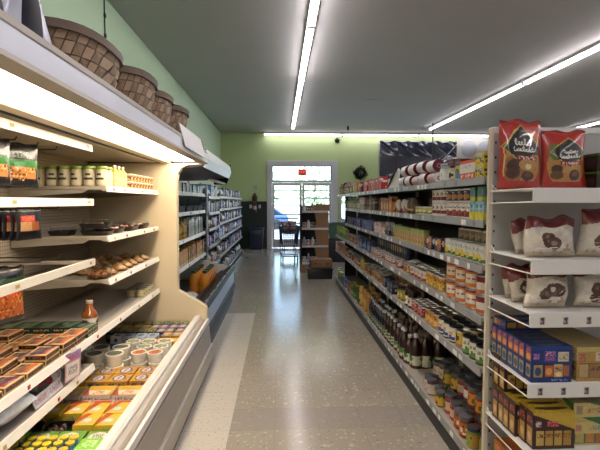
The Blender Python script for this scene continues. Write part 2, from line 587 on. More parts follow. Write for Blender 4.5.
M['ceil'] = mat('ceiling_paint', 'b4b4b2', .7, 0, .04, 1.5, bump=.05)
M['wall_back'] = mat('light_green_wall_paint', 'b6c992', .6, 0, .03, 2)
M['wall_left'] = mat('pale_sage_wall_paint', 'b4cfae', .6, 0, .03, 2)
M['wall_plain'] = mat('off_white_wall_paint', 'b8b8b0', .6, 0, .04, 2)
M['wainscot'] = mat('dark_green_wainscot', '12241d', .45, 0, .15, 6)

BW = 14.8      # back wall
CH = 3.83      # ceiling
struct(MB().box(-2.1, -5, -.1, 11.1, BW + .2, 0, M['floor']).build('floor'))
struct(MB().box(-2.1, -5, CH, 11.1, BW + .2, CH + .12, M['ceil']).build('ceiling'))
struct(MB().box(-2.08, -5, 0, -1.95, BW, CH, M['wall_left']).build('wall_left'))
struct(MB().box(10.9, -5, 0, 11.05, BW, CH, M['wall_plain']).build('wall_right'))
struct(MB().box(-2.08, -5.15, 0, 11.05, -5, CH, M['wall_plain']).build('wall_front'))
# back wall with the door opening and the window right of it and the covered window
wb = MB()
def wpiece(x0, x1, z0, z1, m=None):
    wb.box(x0, BW, z0, x1, BW + .18, z1, m or M['wall_back'])
wpiece(-2.1, -.43, 0, CH); wpiece(-.43, 1.92, 2.9, CH)
wpiece(1.92, 2.02, 0, CH); wpiece(2.02, 3.2, 0, .75); wpiece(2.02, 3.2, 1.98, CH)
wpiece(3.2, 3.33, 0, CH); wpiece(3.33, 6.0, 0, .8); wpiece(3.33, 6.0, 3.62, CH)
wpiece(6.0, 11.05, 0, CH, M['wall_plain'])
struct(wb.build('wall_back', smooth=0))
struct(MB().box(-1.95, BW - .03, 0, -.44, BW, 1.53, M['wainscot']).box(-1.95, BW - .045, 1.53, -.44, BW, 1.57, M['wainscot']).build('trim_1', smooth=0))
struct(MB().box(-1.95, -5, 0, -1.935, BW - .05, .1, M['wainscot']).build('baseboard_left', smooth=0))
# entrance: white frame, transom, two leaves
d = empty('door_1', (.745, BW, 0)); struct(d)
fr = MB()
def dx(mb, x0, x1, z0, z1, y0, y1, m):
    mb.box(x0 - .745, y0, z0, x1 - .745, y1, z1, m)
dx(fr, -.43, -.27, .0, 2.92, -.05, .12, M['frame_white']); dx(fr, 1.74, 1.93, .0, 2.92, -.05, .12, M['frame_white'])
dx(fr, -.27, 1.74, 2.76, 2.92, -.05, .12, M['frame_white']); dx(fr, -.27, 1.74, 2.2, 2.28, -.03, .12, M['frame_white'])
fr.build('door_frame', d, smooth=0, bevel=.006)
gl = MB(); dx(gl, -.27, 1.74, 2.28, 2.76, .04, .046, M['glass']); gl.build('transom_pane', d, smooth=0)
rim = MB(); dx(rim, -.27, 1.74, 2.735, 2.76, -.02, .06, M['bar_grey']); dx(rim, -.27, -.235, 2.28, 2.76, -.02, .06, M['bar_grey']); dx(rim, 1.7, 1.74, 2.28, 2.76, -.02, .06, M['bar_grey'])
rim.build('transom_frame', d, smooth=0)
for x0, x1 in ((-.265, .735), (.745, 1.735)):
    lf = MB(); s = .075
    dx(lf, x0, x0 + s, .02, 2.19, 0, .045, M['frame_white']); dx(lf, x1 - s, x1, .02, 2.19, 0, .045, M['frame_white'])
    dx(lf, x0 + s, x1 - s, 2.1, 2.19, 0, .045, M['frame_white']); dx(lf, x0 + s, x1 - s, .02, .3, 0, .045, M['frame_white'])
    leaf = lf.build('door_leaf', d, smooth=0, bevel=.004)
    for z in (1.93, 1.68, 1.42, 1.13, .83):
        br = MB(); dx(br, x0 + s, x1 - s, z - .02, z + .02, .012, .034, M['bar_grey']); br.build('glazing_bar', leaf, smooth=0)
    pn = MB(); dx(pn, x0 + s, x1 - s, .3, 2.1, .02, .025, M['glass']); pn.build('pane', leaf, smooth=0)
    hb = MB(); dx(hb, x0 + .12, x1 - .12, .98, 1.03, -.06, -.03, M['ste']); dx(hb, x0 + .12, x0 + .15, .99, 1.02, -.03, 0, M['ste']); dx(hb, x1 - .15, x1 - .12, .99, 1.02, -.03, 0, M['ste'])
    hb.build('push_bar', leaf, smooth=0)
# window right of the entrance
w = struct(empty('window_1', (2.61, BW, 1.365)))
f = MB(); f.box(-.59, -.03, -.615, -.53, .1, .615, M['frame_white']).box(.53, -.03, -.615, .59, .1, .615, M['frame_white']).box(-.53, -.03, .555, .53, .1, .615, M['frame_white']).box(-.53, -.03, -.615, .53, .1, -.555, M['frame_white'])
f.build('window_frame', w, smooth=0); MB().box(-.53, .03, -.555, .53, .036, .555, M['glass']).build('pane', w, smooth=0)
# big window right of it, covered from inside by black plastic sheeting
w = struct(empty('window_2', (4.665, BW, 2.2)))
f = MB(); f.box(-1.335, .02, -1.4, -1.27, .12, 1.42, M['frame_white']).box(1.27, .02, -1.4, 1.335, .12, 1.42, M['frame_white']).box(-1.27, .02, 1.36, 1.27, .12, 1.42, M['frame_white']).box(-1.27, .02, -1.4, 1.27, .12, -1.34, M['frame_white'])
f.build('window_frame', w, smooth=0); MB().box(-1.27, .06, -1.34, 1.27, .066, 1.36, M['glass']).build('pane', w, smooth=0)
def sheet(u, v):
    x = 3.36 + 2.62 * u; z = 2.3 + 1.31 * v
    sag = .05 * abs(math.sin(u * 17)) * v ** 6
    y = BW - .05 - .03 * math.sin(u * 23 + v * 3) * (.04 + max(0, v - .6) ** 2 * 5) - .02 * math.sin(v * 19 + u * 31) * max(0, v - .6) * 2 - .02 * math.sin(u * 61 + v * 30) * max(0, v - .75) * 4
    return (x, y, z - sag)
M['sheeting'] = mat('black_plastic_sheeting', '1b2030', .16, 0, .1, 3, coat=.4)
tag(MB().grid(sheet, 90, 50, M['sheeting']).build('plastic_sheet'), 'black shiny plastic sheet pinned over the big back window', 'plastic sheet')

o = MB().tube([(5.96, BW + .002, 3.6), (5.93, BW - .17, 3.56), (5.6, BW - .18, 3.2), (5.2, BW - .18, 2.93), (4.75, BW - .17, 2.72)], .02, M['film_clear'], 6)
o = o.tube([(5.95, BW - .17, 3.5), (5.5, BW - .16, 3.0), (5.1, BW - .17, 2.6)], .012, M['frame_white'], 6).build('loose_strap'); tag(o, 'loose pale strap hanging off the right corner of the black sheet', 'strap')
# outside the entrance
M['pave'] = mat('sidewalk_concrete', 'c9c6bd', .8, 0, .1, 2)
M['asph'] = mat('asphalt', '8d8d8e', .85, 0, .15, 8)
struct(MB().box(-12, BW + .19, -.14, 16, 19, -.02, M['pave']).build('sidewalk'))
struct(MB().box(-20, 19, -.3, 24, 40, -.12, M['asph']).build('parking_lot'))
M['bark'] = mat('tree_bark', '6b5a48', .9, 0, .3, 12)
M['leaf'] = mat('tree_leaves', 'a3bd8c', .7, 0, .3, 3)
def tree(x, y, h, label):
    t = empty('street_tree', (x, y, -.12)); tag(t, label, 'tree', 'trees across the parking lot')
    MB().lathe([(.2, 0), (.14, h * .3), (.1, h * .6), (.03, h * .8)], M['bark'], 10).build('trunk', t)
    c = MB(); rr = random.Random(int(x * 10))
    for k in range(700):
        a = rr.uniform(0, 6.28); rad = h * .36 * rr.random() ** .5; zz = h * (.35 + .6 * rr.random())
        rad *= math.sin(PI * min(.98, max(.05, (zz / h - .3) / .72))) ** .6
        p = Vector((rad * math.cos(a), rad * math.sin(a), zz)); q = .13 * h / 5
        ax = Vector((rr.uniform(-1, 1), rr.uniform(-1, 1), rr.uniform(-1, 1))).normalized(); bx = ax.orthogonal().normalized()
        c.face([p - ax * q, p + bx * q * .7, p + ax * q, p - bx * q * .7], M['leaf'])
    c.build('foliage', t, smooth=0, weld=False)
tree(-1.2, 31, 4.0, 'leafy tree across the lot, seen through the left door leaf')
tree(2.4, 30, 4.3, 'leafy tree across the lot, seen through the right door leaf')
tree(5.2, 33, 4.4, 'leafy tree seen through the window right of the door')
# parked car outside
def car(x, y, colr, label):
    t = empty('parked_car', (x, y, -.12), 0); tag(t, label, 'car')
    cm = mat('car_paint_' + colr, colr, .25, .2, coat=.6)
    MB().prism([(-2.1, .3), (-2.1, .75), (-1.9, .85), (-1.1, .9), (2.0, .9), (2.12, .7), (2.12, .3)], 'y', -.85, .85, cm).build('car_body', t, bevel=.05)
    MB().prism([(-1.15, .9), (-.5, 1.42), (1.1, 1.45), (1.85, .9)], 'y', -.72, .72, cm).build('cabin', t, bevel=.04)
    wg = mat('car_glass', '20262c', .08)
    for yy in (-.735, .725):
        MB().prism([(-.95, .95), (-.45, 1.36), (1.05, 1.38), (1.6, .95)], 'y', yy, yy + .01, wg).build('side_window', t)
    for xx in (-1.3, 1.35):
        for yy in (-.87, .67):
            wv = MB(); s_ = MB(); s_.lathe([(.2, 0), (.32, .01), (.32, .19), (.2, .2)], M['black'], 20)
            wv.faces([(xx + a, yy + c, .32 + b) for a, b, c in s_.v], s_.f, M['black']); wv.build('wheel', t)
car(-1.6, 27.5, '3d5a9a', 'blue parked car outside the left door leaf')
car(5.2, 28.5, 'b9bdc4', 'silver parked car outside the right window')

# ---------------------------------------------------------------- ceiling lights
def tube_light(x, y0, y1, label, group, along='y', z=CH, lamp='tubelight'):
    L = abs(y1 - y0)
    t = empty('fluorescent_light', (x, (y0 + y1) / 2, z) if along == 'y' else ((y0 + y1) / 2, x, z), 0 if along == 'y' else PI / 2)
    tag(t, label, 'ceiling light', group)
    MB().box(-.05, -L / 2 + .012, -.05, .05, L / 2 - .012, -.001, M['housing']).build('housing', t, smooth=0)
    MB().prism([(-.036, -.052), (-.04, -.07), (-.024, -.088), (.024, -.088), (.04, -.07), (.036, -.052)], 'y', -L / 2 + .03, L / 2 - .03, M[lamp]).build('diffuser', t)
    for s in (-1, 1):
        MB().box(-.05, s * (L / 2 - .03) - .006, -.095, .05, s * (L / 2 - .03) + .006, -.05, M['housing']).build('end_cap', t, smooth=0)
JT = [13.35, 10.65, 8.16, 5.63, 3.12, .62, -1.88, -4.4]
OW = ['farthest', 'second farthest', 'third farthest', 'fourth farthest', 'fifth farthest', 'sixth farthest', 'seventh farthest']
for xx, rw in ((.395, 'over the aisle'), (4.58, 'in the row right of the aisle'), (8.92, 'in the far right row')):
    for i in range(7):
        tube_light(xx, JT[i + 1], JT[i], OW[i] + ' fluorescent strip light ' + rw, 'fluorescent strip lights ' + rw, lamp='tubedim' if i < 2 else 'tubelight')
for x0, x1, wd in ((-.53, 2.05, 'above the entrance'), (2.05, 4.6, 'between entrance and covered window'), (4.6, 7.15, 'above the covered window')):
    tube_light(BW - .25, x0, x1, 'white strip light along the back wall ' + wd, 'strip lights along the back wall', 'x', CH - .01, 'tubedim')

# ---------------------------------------------------------------- small things on walls and ceiling
ex = empty('exit_sign', (.74, BW - .075, 2.54)); tag(ex, 'red lit EXIT sign hanging in the transom above the doors', 'exit sign')
M['exit_red'] = mat('exit_sign_red', '8a1414', .4, emit=.12, emit_col='c01818')
M['exit_letters'] = mat('exit_sign_letters', 'ff6a5a', .4, emit=1.0, emit_col='ff4a3a')
MB().box(-.14, -.025, -.1, .14, .025, .1, M['exit_red']).build('sign_box', ex, bevel=.006)
MB().box(-.1, -.012, .1, -.08, .012, .215, M['exit_red']).box(.08, -.012, .1, .1, .012, .215, M['exit_red']).build('bracket', ex, smooth=0)
def text(parent, s, sz, loc, rot, m, name='lettering', ext=.001, align='CENTER'):
    cu = bpy.data.curves.new(name, 'FONT'); cu.body = s; cu.size = sz; cu.extrude = ext
    cu.align_x = align; cu.align_y = 'CENTER'
    cu.materials.append(m)
    bpy.context.view_layer.update(); o = bpy.data.objects.new(name, cu); COL.objects.link(o); o.parent = parent; o.location = loc; o.rotation_euler = rot
    me = bpy.data.meshes.new_from_object(o.evaluated_get(bpy.context.evaluated_depsgraph_get())); me.name = name
    m2 = bpy.data.objects.new(name, me); COL.objects.link(m2); m2.parent = parent; m2.location = loc; m2.rotation_euler = rot
    bpy.data.objects.remove(o); bpy.data.curves.remove(cu)
    return m2
text(ex, 'EXIT', .125, (0, -.027, 0), (PI / 2, 0, 0), M['exit_letters'])
fe = empty('fire_extinguisher', (-.84, BW - .09, 1.2)); tag(fe, 'fire extinguisher on the dark green panel left of the doors', 'fire extinguisher')
M['fe_red'] = mat('extinguisher_red', '5c1a18', .3, coat=.3); M['fe_blk'] = mat('extinguisher_black', '161616', .4)
MB().lathe([(.05, 0), (.06, .02), (.06, .3), (.045, .36), (.02, .38)], M['fe_red'], 16).build('cylinder', fe)
MB().box(-.02, -.02, .375, .02, .02, .43, M['fe_blk']).box(-.02, -.09, .42, .02, .03, .44, M['fe_blk']).build('valve', fe, bevel=.004)
MB().tube([(.02, 0, .41), (.08, -.01, .4), (.095, -.01, .25), (.08, -.02, .1)], .011, M['fe_blk']).build('hose', fe)
MB().lathe([(.0605, .1), (.0605, .22)], mat('extinguisher_label', 'c9c4b8', .5), 16, caps=False).build('label', fe)
fh = MB().lathe([(.075, 0), (.085, .03), (.085, .16), (.05, .2), (.03, .26), (0, .28)], mat('brown_jug', '4a3526', .35), 14).build('wall_dispenser')
fh.location = (-.83, BW - .1, 1.585); tag(fh, 'small brown jug on the wainscot ledge left of the doors', 'jug')
for xx, wd in ((-.98, 'left of'), (-.68, 'right of')):
    ou = empty('wall_outlet', (xx, BW - .032, 1.4)); tag(ou, 'white wall outlet ' + wd + ' the fire extinguisher', 'outlet')
    MB().box(-.04, -.008, -.06, .04, 0, .06, M['frame_white']).build('cover_plate', ou, bevel=.003)
    for z in (-.025, .025):
        MB().box(-.016, -.011, z - .014, .016, -.008, z + .014, M['housing']).build('socket', ou, bevel=.002)
ps = MB(); ps.grid(lambda u, v: (-.11 + .22 * u, -.004, -.14 + .28 * v), 14, 18, M['paper'], [('fill', 'c9d3ae'), ('rect', .2, .3, .8, .75, 'a9b894'), ('txt', .1, .1, .9, .25, '8d9a78')])
o = ps.build('wall_notice'); o.location = (-.82, BW - .002, 2.05); tag(o, 'small pale notice on the green wall above the fire extinguisher', 'notice')
# bin
bn = empty('storage_bin', (-.78, BW - .3, 0)); tag(bn, 'dark blue plastic bin against the green panel beside the doors', 'bin')
M['bin'] = mat('bin_blue_plastic', '1b2440', .4, 0, .1, 8)
MB().prism([(-.2, 0), (.2, 0), (.24, .66), (-.24, .66)], 'y', -.19, .19, M['bin']).build('bin_body', bn, bevel=.02)
MB().box(-.26, -.21, .66, .26, .21, .71, M['bin']).build('lid', bn, bevel=.015)
MB().box(-.13, -.2, .4, .13, -.19, .5, M['black']).build('grip', bn, bevel=.004)
# security camera and sprinkler
sc = empty('security_camera', (1.913, BW - .05, 3.61)); tag(sc, 'black dome camera under the strip light above the doors', 'camera')
MB().lathe([(0, -.1), (.06, -.08), (.085, -.02), (.085, .02), (.06, .04)], M['blackpl'], 16).build('dome', sc)
MB().box(-.03, -.03, .03, .03, .049, .07, M['blackpl']).build('bracket', sc)
o = MB().tube([(2.05, 13.3, CH - .001), (2.05, 13.3, CH - .13)], .03, M['blackpl'], 8).build('ceiling_sensor'); tag(o, 'small black sensor on the ceiling in front of the back lights', 'sensor')
o = MB().box(-.2, -.06, -.02, .2, .06, -.0005, M['ceil']).build('ceiling_vent', bevel=.006); o.location = (2.1, 9.9, CH); tag(o, 'small flat grey plate on the ceiling right of the aisle lights', 'ceiling plate')
o = MB().tube([(4.4, 12.6, CH - .001), (4.4, 12.6, 2.9), (4.38, 12.6, 2.2)], .018, M['blackpl'], 6).build('ceiling_cable'); tag(o, 'dark cord hanging from the ceiling before the covered window', 'cord')
o = MB().tube([(-1.945, 5.1, 3.82), (-1.944, 5.1, 3.5), (-1.945, 5.11, 3.3), (-1.944, 5.1, 2.7)], .008, M['black'], 6)
for z in (3.62, 3.4, 3.2):
    o.box(-1.949, 5.085, z - .02, -1.93, 5.115, z + .02, M['black'])
o = o.build('wall_cable'); tag(o, 'dark cable with clips running down the left wall', 'cable')
o = MB().tube([(1.96, 3.3, CH - .001), (1.96, 3.3, CH - .1)], .012, M['blackpl'], 8).build('ceiling_hook'); tag(o, 'short black hook on the ceiling above the red bags', 'hook')
# wreath
wr = empty('wreath', (2.7, BW - .08, 2.52)); tag(wr, 'dark round wreath hanging on the green wall right of the doors', 'wreath')
M['wreath'] = mat('dark_wreath_leaves', '14170f', .6, 0, .4, 20)
c = MB(); rr = random.Random(3)
for k in range(420):
    a = rr.uniform(0, 6.28); q = rr.gauss(0, .045)
    p = Vector(((.15 + q) * math.cos(a), rr.uniform(-.05, .05), (.15 + rr.gauss(0, .045)) * math.sin(a)))
    ax = Vector((rr.uniform(-1, 1), rr.uniform(-1, 1), rr.uniform(-1, 1))).normalized() * .05; bx = ax.orthogonal().normalized() * .022
    c.face([p - ax, p + bx, p + ax, p - bx], M['wreath'])
c.build('leaves', wr, smooth=0, weld=False)
MB().tube([(.15 * math.cos(2 * PI * i / 24), 0, .15 * math.sin(2 * PI * i / 24)) for i in range(24)], .03, M['wreath'], 8, True).build('ring', wr)
# pale round plates on the right part of the back wall
M['plate'] = mat('pale_grey_disc', '9fa3aa', .5)
for i, xx in enumerate((6.42, 7.0, 7.58)):
    s_ = MB(); s_.lathe([(.27, 0), (.27, .02), (.24, .035), (0, .035)], M['plate'], 28)
    q = MB(); q.faces([(a, -c_, b) for a, b, c_ in s_.v], s_.f, M['plate']); o = q.build('wall_disc')
    o.location = (xx, BW - .001, 3.36)
    tag(o, ('left', 'middle', 'right')[i] + ' of the pale grey round discs on the back wall', 'wall disc', 'round discs on the back wall')

# ================================================================ near refrigerated case (left)
def perforated():
    m = mat('perforated_back_panel', 'b3a893', .5)
    nt = m.node_tree; b = nt.nodes['Principled BSDF']
    geo = nt.nodes.new('ShaderNodeNewGeometry'); sp = nt.nodes.new('ShaderNodeSeparateXYZ'); nt.links.new(geo.outputs['Position'], sp.inputs[0])
    def mm(op, a, bb):
        n = nt.nodes.new('ShaderNodeMath'); n.operation = op
        for i, q in enumerate((a, bb)):
            if isinstance(q, (int, float)): n.inputs[i].default_value = q
            else: nt.links.new(q, n.inputs[i])
        return n.outputs[0]
    fy = mm('ABSOLUTE', mm('SUBTRACT', mm('FRACT', mm('DIVIDE', sp.outputs[1], .025), 0), .5), 0)
    fz = mm('ABSOLUTE', mm('SUBTRACT', mm('FRACT', mm('DIVIDE', sp.outputs[2], .025), 0), .5), 0)
    hole = mm('MULTIPLY', mm('LESS_THAN', fy, .16), mm('LESS_THAN', fz, .16))
    mx = nt.nodes.new('ShaderNodeMix'); mx.data_type = 'RGBA'
    nt.links.new(hole, mx.inputs[0]); mx.inputs[6].default_value = lin('b3a893') + (1,); mx.inputs[7].default_value = lin('3a342c') + (1,)
    nt.links.new(mx.outputs[2], b.inputs['Base Color'])
    return m
M['perf'] = perforated()
def price_tags(mb, y0, y1, x, z0, z1, seed, step=.09, face=-1, cols=('f2f2ee', 'e8e9ea', 'c9d2dc', 'f5f4ee', '8a939c'), dens=.7):
    """price tickets standing proud of a strip"""
    rr = random.Random(seed); y = y0 + .02
    while y < y1 - .06:
        w_ = rr.choice((.032, .045, .06))
        if rr.random() < dens:
            c = rr.choice(cols)
            mb.box(min(x, x + face * .002), y, z0 + .004, max(x, x + face * .002), y + w_, z1 - .004, M['paper'], c)
        y += w_ + rr.uniform(.01, step)
CY0, CY1 = -1.2, 4.22
c1 = empty('refrigerated_case', (0, 0, 0)); tag(c1, 'long cream open refrigerated dairy case in the left foreground', 'refrigerated case')
MB().box(-1.83, CY0, .05, -1.79, CY1, 1.93, M['perf']).build('back_panel', c1, smooth=0)
cp = [(-.69, 1.925), (-.70, 2.02), (-.74, 2.03), (-1.85, 2.03), (-1.85, 1.93), (-1.04, 1.918), (-1.03, 1.95), (-1.01, 1.985), (-.80, 1.985), (-.765, 1.925)]
can = MB().prism(cp, 'y', CY0, CY1 + .06, M['case_cream']).build('canopy', c1, smooth=20)
MB().prism([(-.688, 1.93), (-.696, 2.008), (-.702, 2.012), (-.70, 1.935)], 'y', CY0, CY1 + .06, M['fascia']).build('fascia', can, smooth=0)
MB().prism([(-.693, 2.008), (-.694, 2.03), (-.704, 2.036), (-.745, 2.036), (-.745, 2.031), (-.70, 2.012)], 'y', CY0, CY1 + .06, M['case_grey']).build('top_edge', can, smooth=0)
MB().prism([(-.687, 1.93), (-.684, 1.914), (-.765, 1.914), (-.765, 1.924)], 'y', CY0, CY1 + .06, M['case_grey']).build('drip_edge', can, smooth=0)
MB().box(-1.135, CY0, 1.911, -1.12, CY1 - .01, 1.92, M['black']).build('seam', can, smooth=0)
for y0, y1 in ((CY0 + .1, .28), (.34, 1.5), (1.56, 2.84), (2.9, 4.205)):
    MB().box(-1.0, y0, 1.932, -.79, y1, 1.98, M['caselight']).build('lamp_diffuser', can, bevel=.006)
MB().prism([(-1.79, .05), (-1.79, .332), (-.838, .332), (-.823, .43), (-.77, .44), (-.74, .425), (-.725, .40), (-.705, .39), (-.69, .2), (-.665, .06), (-.665, .05)], 'y', CY0, CY1, M['case_grey']).build('tank', c1, smooth=25)
MB().prism([(-.841, .338), (-.822, .452), (-.814, .462), (-.775, .464), (-.762, .452), (-.76, .43), (-.768, .424), (-.776, .443), (-.812, .441), (-.829, .336)], 'y', CY0, CY1 - .003, M['case_white']).build('lip_rail', c1, smooth=30)
MB().prism([(-.722, .41), (-.70, .438), (-.686, .432), (-.68, .40), (-.69, .382), (-.715, .38)], 'y', CY0, CY1 - .01, M['case_white']).build('bumper', c1, smooth=30)
MB().prism([(-.70, .375), (-.683, .375), (-.664, .2), (-.648, .19), (-.642, .07), (-.664, .06), (-.68, .2)], 'y', CY0, CY1 - .02, M['case_grey']).build('lower_panel', c1, smooth=0)
MB().box(-.74, CY0, 0, -.668, CY1, .05, M['kick']).build('kick_plate', c1, smooth=0)
ep = [(-1.85, 0), (-.71, 0), (-.705, .5), (-.715, .56), (-.985, .70), (-.98, 1.78), (-.965, 1.84), (-.93, 1.885), (-.86, 1.905), (-.70, 1.912), (-1.85, 1.90)]
ep = [(-1.85, .0), (-.712, .0), (-.706, .52), (-.72, .55), (-.975, .70), (-.982, .73), (-.978, 1.74), (-.965, 1.82), (-.93, 1.875), (-.87, 1.9), (-.70, 1.912), (-.72, 1.914), (-1.85, 1.914)]
M['panel'] = mat('case_end_panel_cream', 'd2c4a6', .4, 0, .05, 2)
epo = MB().prism(ep, 'y', CY1 + .002, CY1 + .05, M['panel']).build('end_panel', c1, smooth=0)
tr = MB()
edge = [(-.710, .0), (-.704, .52), (-.718, .553), (-.972, .703), (-.979, .735), (-.975, 1.74), (-.962, 1.82), (-.928, 1.873)]
tr.tube([(x, CY1 + .053, z) for x, z in edge], .004, M['case_cream'], 6)
tr.build('edge_trim', epo)
# shelves of the far bay
SHX0, SHX1 = -1.78, -1.15
def case_shelf(z, y0, y1, tags, thick=.03):
    s_ = MB().box(SHX0, y0, z - .022, SHX1 - .004, y1, z, M['shelf']).box(SHX1 - .03, y0, z - thick, SHX1 - .004, y1, z - .021, M['shelf'])
    so_ = s_.build('shelf', c1, smooth=0)
    r_ = MB().prism([(SHX1, z - .038), (SHX1 + .012, z - .036), (SHX1 + .002, z + .004), (SHX1 - .006, z + .004)], 'y', y0 + .005, y1 - .003, M['rail'])
    rr = random.Random(int(z * 100)); y = y0 + .1
    while y < y1 - .1:
        r_.box(SHX1 + .009, y, z - .028, SHX1 + .0125, y + .018, z - .01, M['paper'], rr.choice(('c23a3a', 'c9b26a', 'b8473c')))
        y += rr.uniform(.2, .45)
    r_.build('price_rail', so_, smooth=0)
    for y in (y0 + .01, y1 - .012):
        MB().prism([(SHX0, z - .075), (SHX0, z - .023), (SHX1 - .12, z - .023), (SHX1 - .16, z - .045)], 'y', y - .004, y + .004, M['shelf']).build('bracket', so_, smooth=0)
Z1, Z2, Z3, Z4 = 1.655, 1.32, 1.03, .73
case_shelf(Z1, 2.98, 4.2, 3); case_shelf(Z2, 2.98, 4.2, 3); case_shelf(Z3, 2.98, 4.2, 3)
case_shelf(Z4, CY0 + .02, 4.2, 8)
case_shelf(.555, CY0 + .02, 2.72, 5)
# hanging bars of the near bay with their peg hooks
for z, hooks in ((1.88, True), (1.55, True), (1.18, True)):
    b_ = MB().box(-1.165, CY0 + .02, z - .022, -1.15, 2.78, z + .02, M['rail'])
    for y in (-.3, .45, 1.2, 1.95, 2.7):
        b_.box(-1.1497, y, z - .008, -1.148, y + .03, z + .008, M['paper'], 'b9a46a')
    bo = b_.build('hanging_bar', c1, smooth=0)
    for y in (CY0 + .1, .75, 2.74):
        MB().box(-1.79, y - .006, z - .012, -1.165, y + .006, z + .01, M['shelf']).build('arm', bo, smooth=0)
    for y in [1.6 + .19 * i for i in range(6)]:
        hz_ = z - .035 + (.09 if z < 1.3 else 0)
        hk = MB().tube([(-1.79, y, hz_), (-1.26, y, hz_), (-1.25, y, hz_ + .015)], .0035, M['hook'], 6)
        hk.build('peg_hook', bo)

# ================================================================ second case
M['wrapdark0'] = mat('case_dark_interior', '2c2d30', .4, 0, .1, 6)
c2 = empty('refrigerated_juice_case', (0, 0, 0)); tag(c2, 'second open case with black bumper and steel front, beyond the cream panel', 'refrigerated case')
E0, E1 = CY1 + .06, 6.93
MB().box(-1.83, E0, .05, -1.79, E1, 1.86, M['wrapdark0']).build('back_panel', c2, smooth=0)
cn = MB().prism([(-.735, 1.9), (-.72, 2.04), (-.78, 2.06), (-1.85, 2.06), (-1.85, 1.84), (-1.0, 1.86)], 'y', E0 + .03, 6.4, M['wrapdark0']).build('canopy', c2, smooth=0)
MB().prism([(-.732, 1.885), (-.70, 1.97), (-.712, 2.06), (-.74, 2.065), (-.74, 1.885)], 'y', E0 + .03, 6.4, M['fascia']).build('fascia', cn, smooth=0)
MB().prism([(-.79, 1.80), (-.775, 1.815), (-.79, 1.825), (-.9, 1.84), (-.9, 1.82)], 'y', 5.6, 6.4, M['case_white']).build('light_trim', cn, smooth=0)
MB().prism([(-.77, 1.8), (-.695, 1.97), (-.705, 2.08), (-.95, 2.08), (-.95, 1.8)], 'y', 6.4, 6.42, M['blackpl']).build('end_cap', cn, smooth=0)
MB().prism([(-1.79, .06), (-1.79, .33), (-1.0, .33), (-.84, .50), (-.77, .53), (-.745, .52), (-.745, .06)], 'y', E0, E1, M['wrapdark0']).build('tank', c2, smooth=0)
MB().prism([(-.9, .47), (-.80, .545), (-.74, .56), (-.73, .545), (-.80, .525), (-.87, .46)], 'y', E0 + .01, E1, M['black']).build('lip_rail', c2, smooth=0)
lt = MB()
for i in range(16):
    if i % 3 != 1: lt.prism([(-.752, .5585), (-.738, .5625), (-.737, .5635), (-.752, .5598)], 'y', E0 + .1 + i * .16, E0 + .2 + i * .16, M['paper'], 'c8ccd0')
lt.build('rail_ticket', c2, smooth=0)['kind'] = 'stuff'
MB().prism([(-.742, .545), (-.715, .54), (-.705, .515), (-.715, .49), (-.742, .485)], 'y', E0 + .01, E1, M['black']).build('bumper', c2, smooth=30)
MB().prism([(-1.0, .42), (-.93, .475), (-.9, .475), (-.97, .41)], 'y', E0 + .01, E1, M['black']).build('air_grille', c2, smooth=0)
MB().box(-.745, E0 + .02, .3, -.728, E1 - .03, .47, M['ste']).build('front_panel', c2, smooth=0)
MB().prism([(-.745, .29), (-.71, .28), (-.705, .22), (-.72, .2), (-.745, .2)], 'y', E0 + .02, E1, M['black']).build('lower_bumper', c2, smooth=30)
MB().box(-.745, E0 + .02, .1, -.735, E1 - .02, .19, M['black']).build('lower_panel', c2, smooth=0)
MB().box(-.8, E0, 0, -.75, E1, .06, M['kick']).build('kick_plate', c2, smooth=0)
e2 = MB().prism([(-1.85, 0), (-.75, 0), (-.74, .51), (-1.14, .63), (-1.16, .64), (-1.85, .64)], 'y', E1 + .002, E1 + .03, M['case_white']).build('end_panel', c2, smooth=0)
MB().box(-1.79, E1 + .01, .64, -1.15, E1 + .016, 1.78, M['glass']).build('glass_end', e2, smooth=0)
MB().box(-1.155, E1, .64, -1.135, E1 + .03, 1.83, M['ste']).box(-1.79, E1, 1.8, -1.155, E1 + .03, 1.83, M['ste']).build('glass_frame', e2, smooth=0)
S2X = -1.17
S2Z = (1.67, 1.42, 1.09, .76)
for z in S2Z:
    s_ = MB().box(-1.78, E0 + .01, z - .02, S2X - .004, E1 - .01, z, M['shelf']).build('shelf', c2, smooth=0)
    r_ = MB().prism([(S2X - .003, z - .04), (S2X + .01, z - .038), (S2X + .002, z + .008), (S2X - .003, z + .008)], 'y', E0 + .01, E1 - .01, M['rail'])
    price_tags(r_, E0 + .1, E1, S2X + .011, z - .034, z + .002, int(z * 90), .2, 1, dens=.5)
    r_.build('price_rail', s_, smooth=0)

# ================================================================ wall shelving beyond it
ws = empty('wall_shelving', (0, 0, 0)); tag(ws, 'grocery shelving along the left wall from the juice case to the bin', 'shelving')
W0, W1 = 7.0, 13.0
WX = -1.12
MB().box(-1.74, W0, 0, -1.70, W1, 1.95, M['endgrey']).build('back_panel', ws, smooth=0)
MB().box(-1.70, W0, 0, WX + .02, W1, .07, M['kick']).build('base', ws, smooth=0)
WZA = (1.64, 1.38, 1.12, .84, .5, .13)
WZB = (1.66, 1.42, 1.16, .88, .55, .16)
for (y0, y1, zs) in ((W0, 8.2, WZA), (8.22, 9.42, WZB), (9.44, 10.62, WZB), (10.64, 11.82, WZB), (11.84, 13.0, WZB)):
    for z in zs:
        s_ = MB().box(-1.69, y0, z - .02, WX - .005, y1, z, M['shelf']).build('shelf', ws, smooth=0)
        r_ = MB().box(WX - .004, y0, z - .04, WX + .006, y1, z + .005, M['strip'])
        price_tags(r_, y0, y1, WX + .006, z - .036, z + .001, int(z * 90 + y0 * 7), .15, 1, dens=.5)
        r_.build('price_strip', s_, smooth=0)
